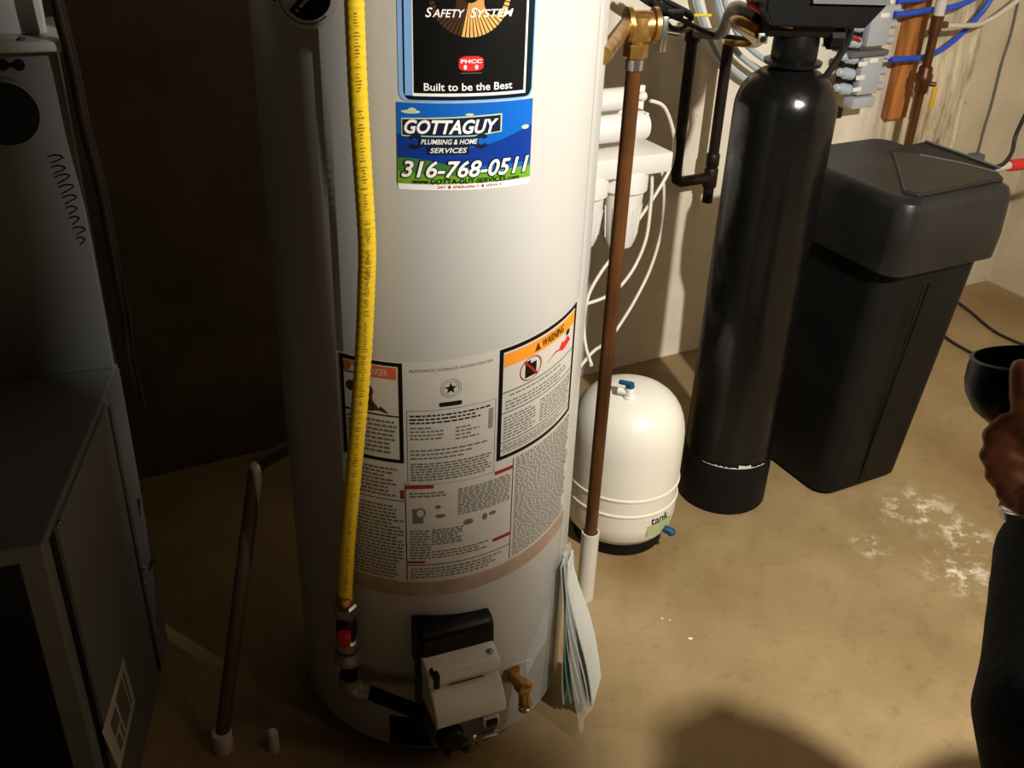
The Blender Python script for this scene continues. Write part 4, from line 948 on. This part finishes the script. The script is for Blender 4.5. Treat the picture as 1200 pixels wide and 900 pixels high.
# holding hand: palm right of the cup, fingers curling round it
cc = D(1190, 465, 1.0)                      # cup middle
pc = D(1204, 532, 1.0)
cap(body, wrL, pc+Vector((.01, -.02, -.02)), .028, .030); body.ball(pc, (.034, .034, .042), 14)
fing = [[(1206, 505), (1178, 494), (1160, 510), (1168, 525)], [(1204, 525), (1176, 516), (1157, 533), (1166, 547)], [(1204, 545), (1180, 540), (1163, 556), (1172, 568)], [(1206, 565), (1188, 564), (1175, 578), (1184, 588)]]
rad = [.0094, .0097, .0093, .0082]
for F_, r in zip(fing, rad):
    P_ = [D(x, y, q) for (x, y), q in zip(F_, (.985, .955, .955, .975))]
    for k in range(3): cap(body, P_[k], P_[k+1], r*(1-.06*k), r*(.94-.06*k), 12)
P_ = [pc+Vector((0, .0, .02)), D(1206, 496, .955), D(1199, 462, .932), D(1196, 432, .932)]
for k in range(3): cap(body, P_[k], P_[k+1], (.018, .0145, .0125)[k], (.0145, .0125, .010)[k], 12)
# other hand resting against the chest
d0 = -rt_*.9+fw*.2; d0.normalize(); cap(body, wrR, wrR+d0*.07, .026, .03)
for k in range(4):
    s_ = wrR+d0*.085+Vector((0, 0, .028-.019*k)); cap(body, s_, s_+d0*.036-fw*.006, .009, .0085, 8); cap(body, s_+d0*.036-fw*.006, s_+d0*(.062-.004*abs(k-1))-fw*.02, .0085, .007, 8)
s_ = wrR+d0*.04+Vector((0, 0, .026)); cap(body, s_, s_+d0*.03+Vector((0, 0, .03)), .011, .009, 8)
bo = body.build('body', 'skin', PE); remesh(bo, .0036, 3)
jk = MB()
cap(jk, pel+Vector((0, 0, -.05)), che, .175, .165); cap(jk, che, nek+Vector((0, 0, -.05)), .16, .085)
cap(jk, che+Vector((0, 0, .05)), shL, .115, .085); cap(jk, che+Vector((0, 0, .05)), shR, .115, .09)
cap(jk, shL, elL, .088, .085); cap(jk, elL, wrL*.86+elL*.14, .082, .046); cap(jk, shR, elR, .09, .08); cap(jk, elR, wrR*.9+elR*.1, .078, .045)
cap(jk, elL, elL+Vector((.005, -.05, -.07)), .085, .075)
jo = jk.build('jacket', 'jacket', PE); remesh(jo, .012, 4)
tr_ = MB()
cap(tr_, pel, pel+Vector((0, 0, -.05)), .15, .14); cap(tr_, hpL, knL, .105, .08); cap(tr_, hpR, knR, .105, .08); cap(tr_, knL, anL, .08, .065); cap(tr_, knR, anR, .08, .065)
to = tr_.build('trousers', 'trousers', PE); remesh(to, .012, 4)
hb = MB(); hb.ball(hea-fw*.018+Vector((0, 0, .022)), (.092, .082, .108), 18, HM); ho = hb.build('hair', 'hair', PE)
for e in (-1, 1):
    MB().ball(hea+fw*.083+rt_*(e*.03)+Vector((0, 0, .010)), .0095, 12).build('eye', 'eye', PE); MB().ball(hea+fw*.0895+rt_*(e*.03)+Vector((0, 0, .010)), .0048, 10).build('iris', 'ink', PE)
for an_ in (anL, anR):
    sh = MB(); cap(sh, an_-fw*.03+Vector((0, 0, -.01)), an_-fw*.10+Vector((0, 0, -.03)), .044, .038); so = sh.build('shoe', 'rubber', PE); remesh(so, .008, 3)
MB().lathe([(.030, 0), (.033, .003), (.033, .012), (.030, .014)], wrL+(pc-wrL)*.18, 20, (pc-wrL)).build('wristband', 'chrome', PE)
# the cup
CU = thing('black_cup', 'glossy black rounded cup held in the hand at the right edge', 'cup', cc)
axd = (cU*.955-cF*.28-cR*.09).normalized()
bs = D(1193, 497, 1.0)
MB().lathe([(.016, 0), (.030, .004), (.042, .016), (.0495, .034), (.0505, .046), (.048, .060), (.0455, .068), (.043, .068), (.046, .046), (.038, .018), (.01, .010)], bs, 44, axd).build('cup_shell', 'black', CU)
MB().lathe([(.0425, -.0012), (.0465, 0), (.0425, .0012)], bs+axd*.0685, 44, axd, cap=False).build('cup_rim', 'black', CU)
MB().lathe([(.012, 0), (.014, .006), (.014, .07), (.017, .085), (.017, .092)], bs-axd*.088, 20, axd).build('cup_handle', 'black', CU)
